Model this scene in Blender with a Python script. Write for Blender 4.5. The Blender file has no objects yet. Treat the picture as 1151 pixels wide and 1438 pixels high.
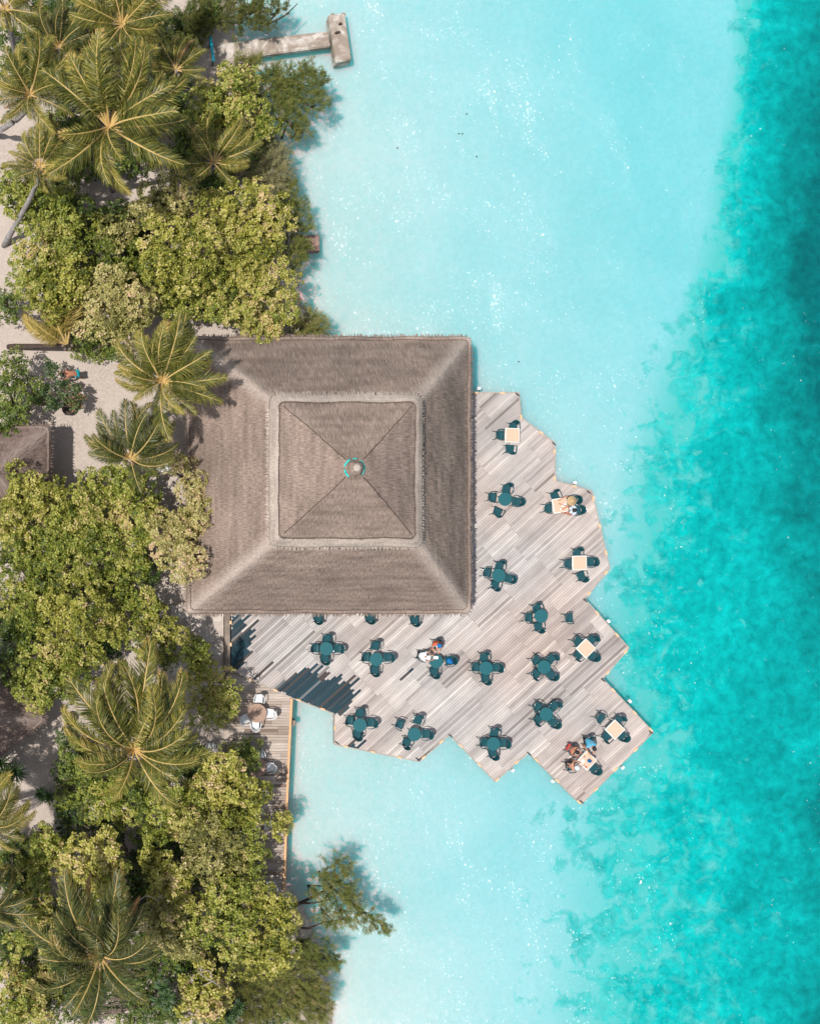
import bpy, bmesh, math, random
import numpy as np
from mathutils import Vector, Matrix, Euler
R=math.radians
rng=np.random.default_rng(7); random.seed(7)
S=bpy.context.scene; COL=S.collection
# ---------------------------------------------------------------- layout frame: a level camera 57 m up
F=1400.0; NX,NY=200.0,735.0; HC=57.2; DZ=1.2; GZ=0.8
def P(px,py,z=DZ):
    s=(HC-z)/F
    return Vector(((px-NX)*s,-(py-NY)*s,z))
def M2(px,z=DZ): return px*(HC-z)/F
# ---------------------------------------------------------------- materials
def newmat(name,rough=.8,spec=.3):
    m=bpy.data.materials.new(name); m.use_nodes=True
    b=m.node_tree.nodes['Principled BSDF']; b.inputs['Roughness'].default_value=rough
    b.inputs['Specular IOR Level'].default_value=spec
    return m,m.node_tree,b
def N(nt,t,**kw):
    n=nt.nodes.new(t)
    for k,v in kw.items(): setattr(n,k,v)
    return n
def ramp(nt,src,stops,interp='LINEAR'):
    r=N(nt,'ShaderNodeValToRGB'); cr=r.color_ramp; cr.interpolation=interp
    while len(cr.elements)<len(stops): cr.elements.new(.5)
    for e,(p,c) in zip(cr.elements,stops):
        e.position=p; e.color=(c[0],c[1],c[2],1) if not isinstance(c,(int,float)) else (c,c,c,1)
    nt.links.new(src,r.inputs[0]); return r.outputs[0]
def noise(nt,scale,detail=3,rough=.55,vec=None,dist=0):
    n=N(nt,'ShaderNodeTexNoise'); n.inputs['Scale'].default_value=scale; n.inputs['Detail'].default_value=detail
    n.inputs['Roughness'].default_value=rough; n.inputs['Distortion'].default_value=dist
    if vec is not None: nt.links.new(vec,n.inputs['Vector'])
    return n.outputs['Fac']
def mix(nt,f,a,b,mode='MIX'):
    n=N(nt,'ShaderNodeMix',data_type='RGBA',blend_type=mode)
    for i,v in ((0,f),(6,a),(7,b)):
        if isinstance(v,(int,float)): n.inputs[i].default_value=v if i==0 else (v,v,v,1)
        elif isinstance(v,tuple): n.inputs[i].default_value=(*v,1)
        else: nt.links.new(v,n.inputs[i])
    return n.outputs[2]
def math_(nt,op,a,b=None,clamp=False):
    n=N(nt,'ShaderNodeMath',operation=op,use_clamp=clamp)
    for i,v in enumerate((a,b)):
        if v is None: continue
        if isinstance(v,(int,float)): n.inputs[i].default_value=v
        else: nt.links.new(v,n.inputs[i])
    return n.outputs[0]
def mapping(nt,vec,scale=(1,1,1),rot=(0,0,0)):
    m=N(nt,'ShaderNodeMapping'); m.inputs['Scale'].default_value=scale; m.inputs['Rotation'].default_value=rot
    nt.links.new(vec,m.inputs['Vector']); return m.outputs[0]
def pos(nt): return N(nt,'ShaderNodeTexCoord').outputs['Object']
def attr(nt,n): 
    a=N(nt,'ShaderNodeAttribute'); a.attribute_name=n; return a
def bump(nt,b,h,strength=.3,dist=.02):
    n=N(nt,'ShaderNodeBump'); n.inputs['Strength'].default_value=strength; n.inputs['Distance'].default_value=dist
    nt.links.new(h,n.inputs['Height']); nt.links.new(n.outputs[0],b.inputs['Normal'])
def plain(name,c,rough=.6,var=.18,scale=9,spec=.3,bs=.15):
    m,nt,b=newmat(name,rough,spec); f=noise(nt,scale,4,.6,pos(nt))
    lo=tuple(x*(1-var) for x in c); hi=tuple(min(1,x*(1+var)) for x in c)
    nt.links.new(ramp(nt,f,[(.3,lo),(.7,hi)]),b.inputs['Base Color'])
    if bs: bump(nt,b,noise(nt,scale*6,3,.6,pos(nt)),bs,.005)
    return m
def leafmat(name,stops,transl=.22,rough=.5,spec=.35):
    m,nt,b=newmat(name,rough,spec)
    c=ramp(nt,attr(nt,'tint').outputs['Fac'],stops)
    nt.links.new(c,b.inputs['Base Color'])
    t=N(nt,'ShaderNodeBsdfTranslucent'); nt.links.new(c,t.inputs['Color'])
    mx=N(nt,'ShaderNodeMixShader'); mx.inputs[0].default_value=transl
    nt.links.new(b.outputs[0],mx.inputs[1]); nt.links.new(t.outputs[0],mx.inputs[2])
    nt.links.new(mx.outputs[0],nt.nodes['Material Output'].inputs['Surface']); return m
MAT={}
MAT['leaf_green']=leafmat('leaf_green',[(0,(.04,.068,.013)),(.35,(.135,.175,.024)),(.65,(.32,.345,.052)),(.9,(.51,.475,.13)),(1,(.60,.45,.2))])
MAT['leaf_yellow']=leafmat('leaf_yellow',[(0,(.055,.078,.013)),(.35,(.21,.225,.03)),(.65,(.45,.425,.078)),(.9,(.64,.56,.20)),(1,(.68,.48,.27))])
MAT['leaf_pale']=leafmat('leaf_pale',[(0,(.07,.075,.022)),(.35,(.235,.225,.06)),(.65,(.45,.405,.13)),(.9,(.64,.55,.26)),(1,(.64,.44,.27))])
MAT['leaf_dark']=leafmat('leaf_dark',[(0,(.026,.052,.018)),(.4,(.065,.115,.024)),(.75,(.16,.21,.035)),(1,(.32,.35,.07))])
MAT['leaf_plumeria']=leafmat('leaf_plumeria',[(0,(.03,.06,.025)),(.6,(.07,.12,.035)),(.9,(.14,.17,.05)),(1,(.35,.16,.10))])
MAT['needle']=leafmat('needle',[(0,(.07,.10,.022)),(.5,(.19,.215,.055)),(.85,(.33,.31,.10)),(1,(.42,.31,.15))],.25,.7,.1)
MAT['needle_grey']=leafmat('needle_grey',[(0,(.12,.13,.05)),(.5,(.30,.28,.13)),(1,(.46,.42,.24))],.25,.7,.1)
MAT['needle_green']=leafmat('needle_green',[(0,(.05,.075,.02)),(.5,(.14,.155,.04)),(1,(.25,.23,.07))],.25,.7,.1)
MAT['frond']=leafmat('frond',[(0,(.035,.052,.012)),(.35,(.135,.14,.023)),(.62,(.34,.30,.055)),(.85,(.56,.43,.12)),(1,(.62,.36,.13))],.2,.42,.4)
MAT['frond_dark']=leafmat('frond_dark',[(0,(.03,.048,.014)),(.4,(.09,.105,.024)),(.75,(.22,.20,.045)),(1,(.45,.30,.11))],.2,.42,.4)
MAT['frond_gold']=leafmat('frond_gold',[(0,(.22,.19,.04)),(.5,(.42,.32,.08)),(1,(.62,.44,.15))],.25,.45,.3)
MAT['frond_dry']=leafmat('frond_dry',[(0,(.25,.13,.06)),(.5,(.42,.24,.11)),(1,(.55,.38,.22))],.2,.7,.1)
MAT['spike']=leafmat('spike',[(0,(.03,.07,.03)),(.5,(.06,.12,.04)),(1,(.13,.2,.06))],.15,.4,.4)
MAT['rachis']=plain('rachis',(.60,.42,.16),.5,.15,3,bs=0)
MAT['bark']=plain('bark',(.17,.13,.10),.9,.35,6,bs=.5)
MAT['bark_grey']=plain('bark_grey',(.27,.25,.24),.9,.3,5,bs=.5)
MAT['bark_dark']=plain('bark_dark',(.07,.05,.04),.9,.3,6,bs=.5)
MAT['teal']=plain('teal_plastic',(.012,.075,.09),.13,.12,14,.8,0)
MAT['teal_top']=plain('teal_tabletop',(.014,.115,.135),.5,.08,20,.35,0)
MAT['whiteplastic']=plain('white_plastic',(.74,.76,.77),.3,.05,9,.5,0)
MAT['beige']=plain('beige_top',(.66,.47,.34),.55,.06,25,.3,0)
MAT['whitepaint']=plain('white_paint',(.80,.79,.77),.5,.05,9,.3,0)
MAT['browntop']=plain('brown_top',(.38,.25,.185),.55,.14,7,.3,.1)
MAT['orange']=plain('orange_edging',(.72,.42,.22),.6,.1,5,.3,.1)
MAT['amber']=plain('amber_lamp',(.78,.52,.31),.4,.06,9,.4,0)
MAT['darkmetal']=plain('dark_metal',(.04,.055,.06),.5,.2,9,.4,0)
MAT['concrete']=plain('concrete',(.42,.36,.31),.9,.25,1.2,.2,.4)
MAT['wallconc']=plain('wall_concrete',(.27,.22,.185),.9,.25,2,.2,.4)
MAT['skin']=plain('skin',(.52,.27,.18),.5,.06,9,.35,0)
MAT['skin_tan']=plain('skin_tan',(.46,.20,.12),.45,.06,9,.35,0)
MAT['hair']=plain('hair',(.02,.015,.015),.45,.2,30,.4,0)
MAT['blue']=plain('blue_cloth',(.01,.16,.42),.6,.15,12,.2,0)
MAT['skyblue']=plain('sky_blue_cloth',(.10,.42,.60),.8,.12,12,.2,0)
MAT['coral']=plain('coral_cloth',(.62,.14,.07),.8,.1,12,.2,0)
MAT['redcloth']=plain('red_cloth',(.5,.06,.06),.8,.1,12,.2,0)
MAT['whitecloth']=plain('white_cloth',(.82,.82,.82),.85,.05,12,.1,0)
MAT['greycloth']=plain('pale_blue_cloth',(.60,.68,.76),.85,.08,12,.1,0)
MAT['blackcloth']=plain('black_cloth',(.025,.027,.03),.85,.1,12,.1,0)
MAT['tealcloth']=plain('teal_cloth',(.01,.27,.31),.8,.12,12,.1,0)
MAT['straw']=plain('straw',(.52,.36,.20),.8,.2,40,.1,.2)
MAT['turq']=plain('turquoise_paint',(.01,.46,.60),.35,.25,2.5,.4,0)
MAT['cyantrim']=plain('cyan_trim',(.01,.58,.52),.45,.15,6,.4,0)
MAT['pot']=plain('pot_black',(.02,.02,.025),.6,.2,9,.3,0)
MAT['deadwood']=plain('dead_wood',(.42,.36,.31),.9,.2,8,.2,.2)

def sand_mat():
    m,nt,b=newmat('sand',.95,.1); p=pos(nt)
    a=ramp(nt,noise(nt,.25,4,.6,p),[(.3,(.38,.31,.265)),(.7,(.54,.465,.41))])
    a=mix(nt,ramp(nt,noise(nt,7,4,.7,p),[(.38,0),(.62,1)]),a,(.53,.455,.40))
    c=mix(nt,ramp(nt,noise(nt,26,2,.7,p),[(.585,0),(.66,.6)]),a,(.20,.14,.09))
    nt.links.new(c,b.inputs['Base Color']); bump(nt,b,noise(nt,2.2,6,.7,p),.5,.06); return m
MAT['sand']=sand_mat()
def concrete_patch():
    m,nt,b=newmat('weathered_concrete',.92,.15); p=pos(nt)
    a=ramp(nt,noise(nt,.9,5,.6,p,1.2),[(.38,(.33,.27,.225)),(.48,(.46,.40,.345)),(.56,(.66,.61,.56))])
    c=mix(nt,ramp(nt,noise(nt,5,4,.7,p),[(.35,.5),(.62,0)]),a,(.25,.19,.14))
    nt.links.new(c,b.inputs['Base Color']); bump(nt,b,noise(nt,6,5,.7,p),.6,.03); return m
MAT['jetty']=concrete_patch()
MAT['platform']=plain('reddish_concrete',(.30,.20,.17),.9,.3,3,.2,.4)
def terrace_mat():
    m,nt,b=newmat('terrace_screed',.9,.15); p=pos(nt)
    a=ramp(nt,noise(nt,.7,5,.62,p,.8),[(.34,(.40,.34,.29)),(.5,(.55,.48,.43)),(.62,(.70,.66,.60))])
    nt.links.new(a,b.inputs['Base Color']); bump(nt,b,noise(nt,12,4,.7,p),.2,.01); return m
MAT['terrace']=terrace_mat()
def plank_mat(name,stops,grain=.22,warm=None):
    m,nt,b=newmat(name,.75,.25); p=pos(nt)
    base=ramp(nt,attr(nt,'tint').outputs['Fac'],stops)
    u=N(nt,'ShaderNodeUVMap').outputs[0]
    g=noise(nt,1,4,.65,mapping(nt,u,(1.2,26,1)))
    c=mix(nt,1.0,base,ramp(nt,g,[(.3,1-grain),(.7,1+grain*.4)]),'MULTIPLY')
    if warm:
        sx=ramp(nt,noise(nt,.16,3,.5,p),[(.35,(1.05,.98,.94)),(.65,(.95,1.0,1.03))])
        c=mix(nt,1.0,c,sx,'MULTIPLY')
    w=ramp(nt,noise(nt,.5,5,.6,p),[(.35,.86),(.6,1.04)])
    c=mix(nt,1.0,c,w,'MULTIPLY')
    wet=attr(nt,'wet').outputs['Fac']
    wc=ramp(nt,attr(nt,'tint').outputs['Fac'],[(0,(.014,.026,.036)),(.35,(.022,.045,.06)),(.55,(.02,.06,.08)),(.68,(.085,.062,.055)),(1,(.035,.08,.10))])
    c=mix(nt,wet,c,wc)
    nt.links.new(c,b.inputs['Base Color']); bump(nt,b,g,.25,.006); return m
MAT['plank']=plank_mat('deck_planks',[(0,(.27,.23,.21)),(.22,(.40,.35,.33)),(.5,(.525,.46,.43)),(.78,(.615,.55,.51)),(1,(.73,.66,.61))],.2,True)
MAT['plank_brown']=plank_mat('boardwalk_planks',[(0,(.25,.18,.14)),(.35,(.42,.34,.28)),(.7,(.52,.43,.365)),(1,(.61,.52,.45))],.3)
def thatch_mat(name,c0,c1,c2,hipc):
    m,nt,b=newmat(name,.95,.08)
    u=N(nt,'ShaderNodeUVMap').outputs[0]; p=pos(nt)
    g=noise(nt,1,4,.7,mapping(nt,u,(20,3.2,1)),.1)
    g2=noise(nt,1,3,.7,mapping(nt,u,(55,6,1)))
    rows=noise(nt,1,2,.5,mapping(nt,u,(.35,3.2,1)))
    big=noise(nt,.45,4,.6,p)
    c=ramp(nt,g,[(.28,c0),(.5,c1),(.72,c2)])
    c=mix(nt,1.0,c,ramp(nt,g2,[(.28,.66),(.7,1.24)]),'MULTIPLY')
    c=mix(nt,1.0,c,ramp(nt,rows,[(.32,.80),(.62,1.08)]),'MULTIPLY')
    c=mix(nt,1.0,c,ramp(nt,big,[(.32,.80),(.65,1.10)]),'MULTIPLY')
    h=math_(nt,'MULTIPLY',attr(nt,'hip').outputs['Fac'],ramp(nt,g,[(.3,.35),(.6,.85)]))
    c=mix(nt,h,c,hipc)
    c=mix(nt,math_(nt,'MULTIPLY',attr(nt,'line').outputs['Fac'],ramp(nt,noise(nt,2.5,4,.7,p),[(.35,.35),(.6,.85)])),c,(.10,.08,.07))
    nt.links.new(c,b.inputs['Base Color'])
    hh=math_(nt,'ADD',g,math_(nt,'MULTIPLY',g2,.7)); bump(nt,b,hh,.5,.035); return m
MAT['thatch']=thatch_mat('thatch',(.155,.112,.094),(.285,.216,.178),(.425,.332,.278),(.54,.45,.39))
MAT['thatch_cap']=thatch_mat('thatch_cap',(.31,.25,.21),(.44,.365,.31),(.56,.48,.42),(.52,.44,.385))
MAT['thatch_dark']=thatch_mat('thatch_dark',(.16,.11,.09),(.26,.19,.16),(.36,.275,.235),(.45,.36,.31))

def water_mat():
    m,nt,b=newmat('water',.16,.18); p=pos(nt)
    dn=attr(nt,'reef').outputs['Fac']; dk=attr(nt,'deep').outputs['Fac']; sh=attr(nt,'shore').outputs['Fac']
    sub=lambda a,c:math_(nt,'MULTIPLY',math_(nt,'SUBTRACT',a,.5),c)
    n1=noise(nt,.85,6,.66,p,.5); n2=noise(nt,.22,5,.6,p,.4); n0=noise(nt,.06,3,.5,p); n3=noise(nt,1.7,4,.66,p,.4); n4=noise(nt,.5,4,.6,p,.3)
    shallow=ramp(nt,math_(nt,'ADD',sh,sub(n0,.35)),
        [(0,(.50,.625,.60)),(.12,(.43,.605,.60)),(.45,(.325,.58,.60)),(1,(.19,.535,.57))])
    shallow=mix(nt,1.0,shallow,ramp(nt,n2,[(.35,(.93,.98,.98)),(.65,(1.06,1.02,1.02))]),'MULTIPLY')
    k=math_(nt,'ADD',dn,sub(n1,3.6)); k=math_(nt,'ADD',k,sub(n2,1.6)); k=math_(nt,'ADD',k,sub(n4,1.6))
    caustic_tone=noise(nt,3.2,4,.6,p,.8); shallow=mix(nt,1.0,shallow,ramp(nt,caustic_tone,[(.35,(.93,.975,.975)),(.65,(1.07,1.02,1.02))]),'MULTIPLY')  # faint caustic light pattern painted into the shallow colour
    patch=ramp(nt,k,[(.28,0),(.62,.7),(1.15,1)])
    sandz=mix(nt,ramp(nt,dn,[(0,0),(.55,1)]),shallow,(.09,.48,.47))
    dmix=math_(nt,'ADD',math_(nt,'MULTIPLY',dk,.78),sub(n2,1.1)); dmix=math_(nt,'ADD',dmix,sub(n4,.7))
    deep=ramp(nt,dmix,[(0,(.002,.46,.445)),(.3,(.001,.37,.362)),(.62,(.001,.27,.265)),(1,(.001,.14,.147))])
    deep=mix(nt,1.0,deep,ramp(nt,n3,[(.3,(.66,.74,.76)),(.5,(1,1,1)),(.7,(1.6,1.26,1.24))]),'MULTIPLY')
    # pale coral-sand spots showing within the bed
    sp=ramp(nt,math_(nt,'SUBTRACT',n1,math_(nt,'MULTIPLY',dk,.20)),[(.545,0),(.63,.62)])
    deep=mix(nt,sp,deep,(.12,.50,.49))
    c=mix(nt,patch,sandz,deep)
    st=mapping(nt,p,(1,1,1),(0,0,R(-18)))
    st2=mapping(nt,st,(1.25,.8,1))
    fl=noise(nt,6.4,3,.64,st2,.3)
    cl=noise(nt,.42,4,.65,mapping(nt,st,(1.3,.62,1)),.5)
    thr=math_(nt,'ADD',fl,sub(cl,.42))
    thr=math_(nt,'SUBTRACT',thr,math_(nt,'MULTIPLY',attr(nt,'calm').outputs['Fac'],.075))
    foam_glint=ramp(nt,thr,[(.652,0),(.71,.75)])
    foam_glint=math_(nt,'MAXIMUM',foam_glint,math_(nt,'MULTIPLY',ramp(nt,cl,[(.56,0),(.78,.07)]),ramp(nt,dn,[(0,1),(.3,0)])))
    c=mix(nt,foam_glint,c,(.95,.98,.97))  # white foam flecks and sun glints painted into the water colour
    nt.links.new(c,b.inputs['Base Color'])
    b.inputs['Subsurface Weight'].default_value=1.0; b.inputs['Subsurface Radius'].default_value=(.12,1.0,.95); b.inputs['Subsurface Scale'].default_value=1.9
    h=math_(nt,'ADD',noise(nt,1.4,5,.65,st2,.6),math_(nt,'MULTIPLY',noise(nt,.4,3,.5,st),1.2))
    bump(nt,b,h,.35,.12)
    return m
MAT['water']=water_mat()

# ---------------------------------------------------------------- mesh helpers
class MB:
    def __init__(s): s.v=[]; s.f=[]; s.m=[]; s.a={}
    def add(s,v,f,mi=0):
        o=len(s.v); s.v+= [tuple(x) for x in v]; s.f+=[tuple(i+o for i in q) for q in f]; s.m+=[mi]*len(f); return s
    def box(s,c,d,rz=0,mi=0,bev=0,taper=1.0):
        cx,cy,cz=c; hx,hy,hz=d[0]/2,d[1]/2,d[2]/2; co,si=math.cos(rz),math.sin(rz); b=min(bev,hx*.9,hy*.9)
        def ring(x,y,z):
            if b>0: pts=[(-x+b,-y),(x-b,-y),(x,-y+b),(x,y-b),(x-b,y),(-x+b,y),(-x,y-b),(-x,-y+b)]
            else: pts=[(-x,-y),(x,-y),(x,y),(-x,y)]
            return [(cx+co*a-si*q,cy+si*a+co*q,cz+z) for a,q in pts]
        r0=ring(hx*taper,hy*taper,-hz); r1=ring(hx,hy,hz-b*.6)
        rs=[r0,r1]+([ring(hx-b*.6,hy-b*.6,hz)] if b>0 else [])
        if b==0: rs=[r0,ring(hx,hy,hz)]
        n=len(r0); v=[p for r in rs for p in r]; f=[tuple(range(n-1,-1,-1))]
        for k in range(len(rs)-1):
            for i in range(n): f.append((k*n+i,k*n+(i+1)%n,(k+1)*n+(i+1)%n,(k+1)*n+i))
        f.append(tuple((len(rs)-1)*n+i for i in range(n)))
        return s.add(v,f,mi)
    def tube(s,pts,rad,n=8,mi=0,cap=True):
        pts=[Vector(p) for p in pts]
        if isinstance(rad,(int,float)): rad=[rad]*len(pts)
        v=[];f=[]; up=Vector((0,0,1))
        for i,p in enumerate(pts):
            t=(pts[min(i+1,len(pts)-1)]-pts[max(i-1,0)]).normalized()
            a=t.cross(up if abs(t.z)<.9 else Vector((1,0,0))).normalized(); b=t.cross(a)
            for k in range(n):
                th=2*math.pi*k/n; v.append(p+(a*math.cos(th)+b*math.sin(th))*rad[i])
        for i in range(len(pts)-1):
            for k in range(n): f.append((i*n+k,i*n+(k+1)%n,(i+1)*n+(k+1)%n,(i+1)*n+k))
        if cap: f.append(tuple(range(n-1,-1,-1))); f.append(tuple((len(pts)-1)*n+k for k in range(n)))
        return s.add(v,f,mi)
    def lathe(s,prof,c=(0,0,0),n=28,mi=0):
        v=[];f=[]
        for r,z in prof:
            for k in range(n):
                th=2*math.pi*k/n; v.append((c[0]+r*math.cos(th),c[1]+r*math.sin(th),c[2]+z))
        for i in range(len(prof)-1):
            for k in range(n): f.append((i*n+k,i*n+(k+1)%n,(i+1)*n+(k+1)%n,(i+1)*n+k))
        f.append(tuple(range(n-1,-1,-1))); f.append(tuple((len(prof)-1)*n+k for k in range(n)))
        return s.add(v,f,mi)
    def prism(s,poly,z0,z1,mi=0):
        n=len(poly); v=[(x,y,z0) for x,y in poly]+[(x,y,z1) for x,y in poly]
        f=[tuple(range(n-1,-1,-1)),tuple(range(n,2*n))]+[(i,(i+1)%n,n+(i+1)%n,n+i) for i in range(n)]
        return s.add(v,f,mi)
    def build(s,name,mats,parent=None,smooth=False):
        me=bpy.data.meshes.new(name); me.from_pydata(s.v,[],s.f)
        if not isinstance(mats,(list,tuple)): mats=[mats]
        for m in mats: me.materials.append(MAT[m])
        me.polygons.foreach_set('material_index',s.m)
        if smooth: me.polygons.foreach_set('use_smooth',[True]*len(s.f))
        for k,vals in s.a.items():
            at=me.attributes.new(k,'FLOAT','POINT'); at.data.foreach_set('value',vals)
        me.update()
        o=bpy.data.objects.new(name,me); COL.objects.link(o); o.parent=parent
        return o
def quadmesh(name,V,tint,mats,parent=None,mi=None,extra=None):
    """V: (n,4,3) separate quads"""
    n=len(V); me=bpy.data.meshes.new(name)
    me.vertices.add(n*4); me.vertices.foreach_set('co',np.ascontiguousarray(V,dtype=np.float32).ravel())
    me.loops.add(n*4); me.loops.foreach_set('vertex_index',np.arange(n*4,dtype=np.int32))
    me.polygons.add(n); me.polygons.foreach_set('loop_start',np.arange(0,n*4,4,dtype=np.int32))
    me.polygons.foreach_set('loop_total',np.full(n,4,dtype=np.int32))
    for m in mats: me.materials.append(MAT[m])
    if mi is not None: me.polygons.foreach_set('material_index',mi.astype(np.int32))
    at=me.attributes.new('tint','FLOAT','POINT'); at.data.foreach_set('value',np.repeat(tint,4).astype(np.float32) if len(tint)==n else tint.astype(np.float32))
    me.update(calc_edges=True); me.validate()
    o=bpy.data.objects.new(name,me); COL.objects.link(o); o.parent=parent; return o
def tag(o,label=None,cat=None,group=None,kind=None):
    if label: o['label']=label
    if cat: o['category']=cat
    if group: o['group']=group
    if kind: o['kind']=kind
    return o
def empty(name,loc,rz=0,label=None,cat=None,group=None):
    o=bpy.data.objects.new(name,None); COL.objects.link(o); o.location=loc; o.rotation_euler=(0,0,rz); o.empty_display_size=.2
    return tag(o,label,cat,group)
def copy_tree(o,parent=None):
    c=o.copy(); COL.objects.link(c); c.parent=parent
    for ch in list(o.children): copy_tree(ch,c)
    return c

# ---------------------------------------------------------------- point in polygon
def inpoly(x,y,poly):
    c=False; n=len(poly)
    for i in range(n):
        x1,y1=poly[i]; x2,y2=poly[i-1]
        if (y1>y)!=(y2>y) and x<(x2-x1)*(y-y1)/(y2-y1)+x1: c=not c
    return c
def W2(pts,z=DZ): return [tuple(P(a,b,z)[:2]) for a,b in pts]

# ================================================================ WATER
XB=[(-300,1040),(0,1026),(100,1020),(170,1012),(240,992),(300,988),(380,968),(430,945),(480,930),(530,905),(600,878),(700,850),(780,852),(850,832),(950,838),(1050,846),(1130,780),(1200,768),(1300,760),(1438,740),(1800,735)]
WD=[(-300,36),(0,36),(200,50),(380,62),(450,80),(550,110),(700,125),(900,100),(1050,130),(1150,200),(1300,240),(1438,230),(1800,220)]
def interp(t,y): return float(np.interp(y,[a for a,_ in t],[b for _,b in t]))
SH=[(-600,300),(0,318),(50,318),(120,360),(180,375),(240,385),(300,402),(360,408),(420,412),(452,432),(520,470),(700,600),(860,420),(960,395),(1000,395),(1250,392),(1300,425),(1370,445),(1438,458),(2200,455)]
def axis(lo,hi,step):
    a=list(np.arange(lo,hi+1e-6,step)); 
    for d in (3,8,20,50,120,300): a=[a[0]-d]+a+[a[-1]+d]
    return a
xs=axis(-14,44,.7); ys=axis(-34,36,.7)
wv=[];reef=[];deep=[];shore=[];calm=[]
for y in ys:
    py=NY-y*F/HC; xb=interp(XB,py); wd=interp(WD,py); sx=interp(SH,py)
    for x in xs:
        px=NX+x*F/HC
        wv.append((x,y,0)); d=(px-xb)/wd; reef.append(max(-1.5,min(2.2,d)))
        deep.append(max(0,min(1.3,(px-xb-wd*.6)/(110 if py<400 else 110+min(1,(py-400)/500)*240)+(.12 if py<450 else .05))))
        shore.append(max(0,min(1,(px-sx)/520))); 
        calm.append(max(0,min(1,(px-740)/260)) if py<520 else max(0,min(1,(px-860)/150)))
nx=len(xs); wf=[(j*nx+i,j*nx+i+1,(j+1)*nx+i+1,(j+1)*nx+i) for j in range(len(ys)-1) for i in range(nx-1)]
b=MB(); b.v=wv; b.f=wf; b.m=[0]*len(wf); b.a={'reef':reef,'deep':deep,'shore':shore,'calm':calm}
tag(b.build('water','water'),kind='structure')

# ================================================================ GROUND
shl=[P(x,y,GZ) for y,x in SH]
b=MB(); v=[];f=[]
cols=[(-900,.0,GZ),(-60,0,GZ+.05),(0,-6,GZ),(0,-1.2,GZ+.04),(0,-.25,GZ-.05),(0,.1,GZ-.35),(0,.9,-.4)]
shd=[]
for k in range(len(shl)-1):
    a,c=shl[k],shl[k+1]; n=max(1,int((c-a).length/1.5)); n=min(n,30)
    for j in range(n): shd.append(a.lerp(c,j/n))
shd.append(shl[-1])
for p in shd:
    for k,(a,o,z) in enumerate(cols):
        x=a if k==0 else (min(a,-60) if k==1 else p.x+o)
        if k==0: x=-400
        jz=0 if k<2 else random.uniform(-.04,.04)
        v.append((x,p.y,z+jz))
w=len(cols)
for j in range(len(shd)-1):
    for i in range(w-1): f.append((j*w+i,(j+1)*w+i,(j+1)*w+i+1,j*w+i+1))
b.add(v,f); tag(b.build('ground','sand',smooth=True),kind='structure')

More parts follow.
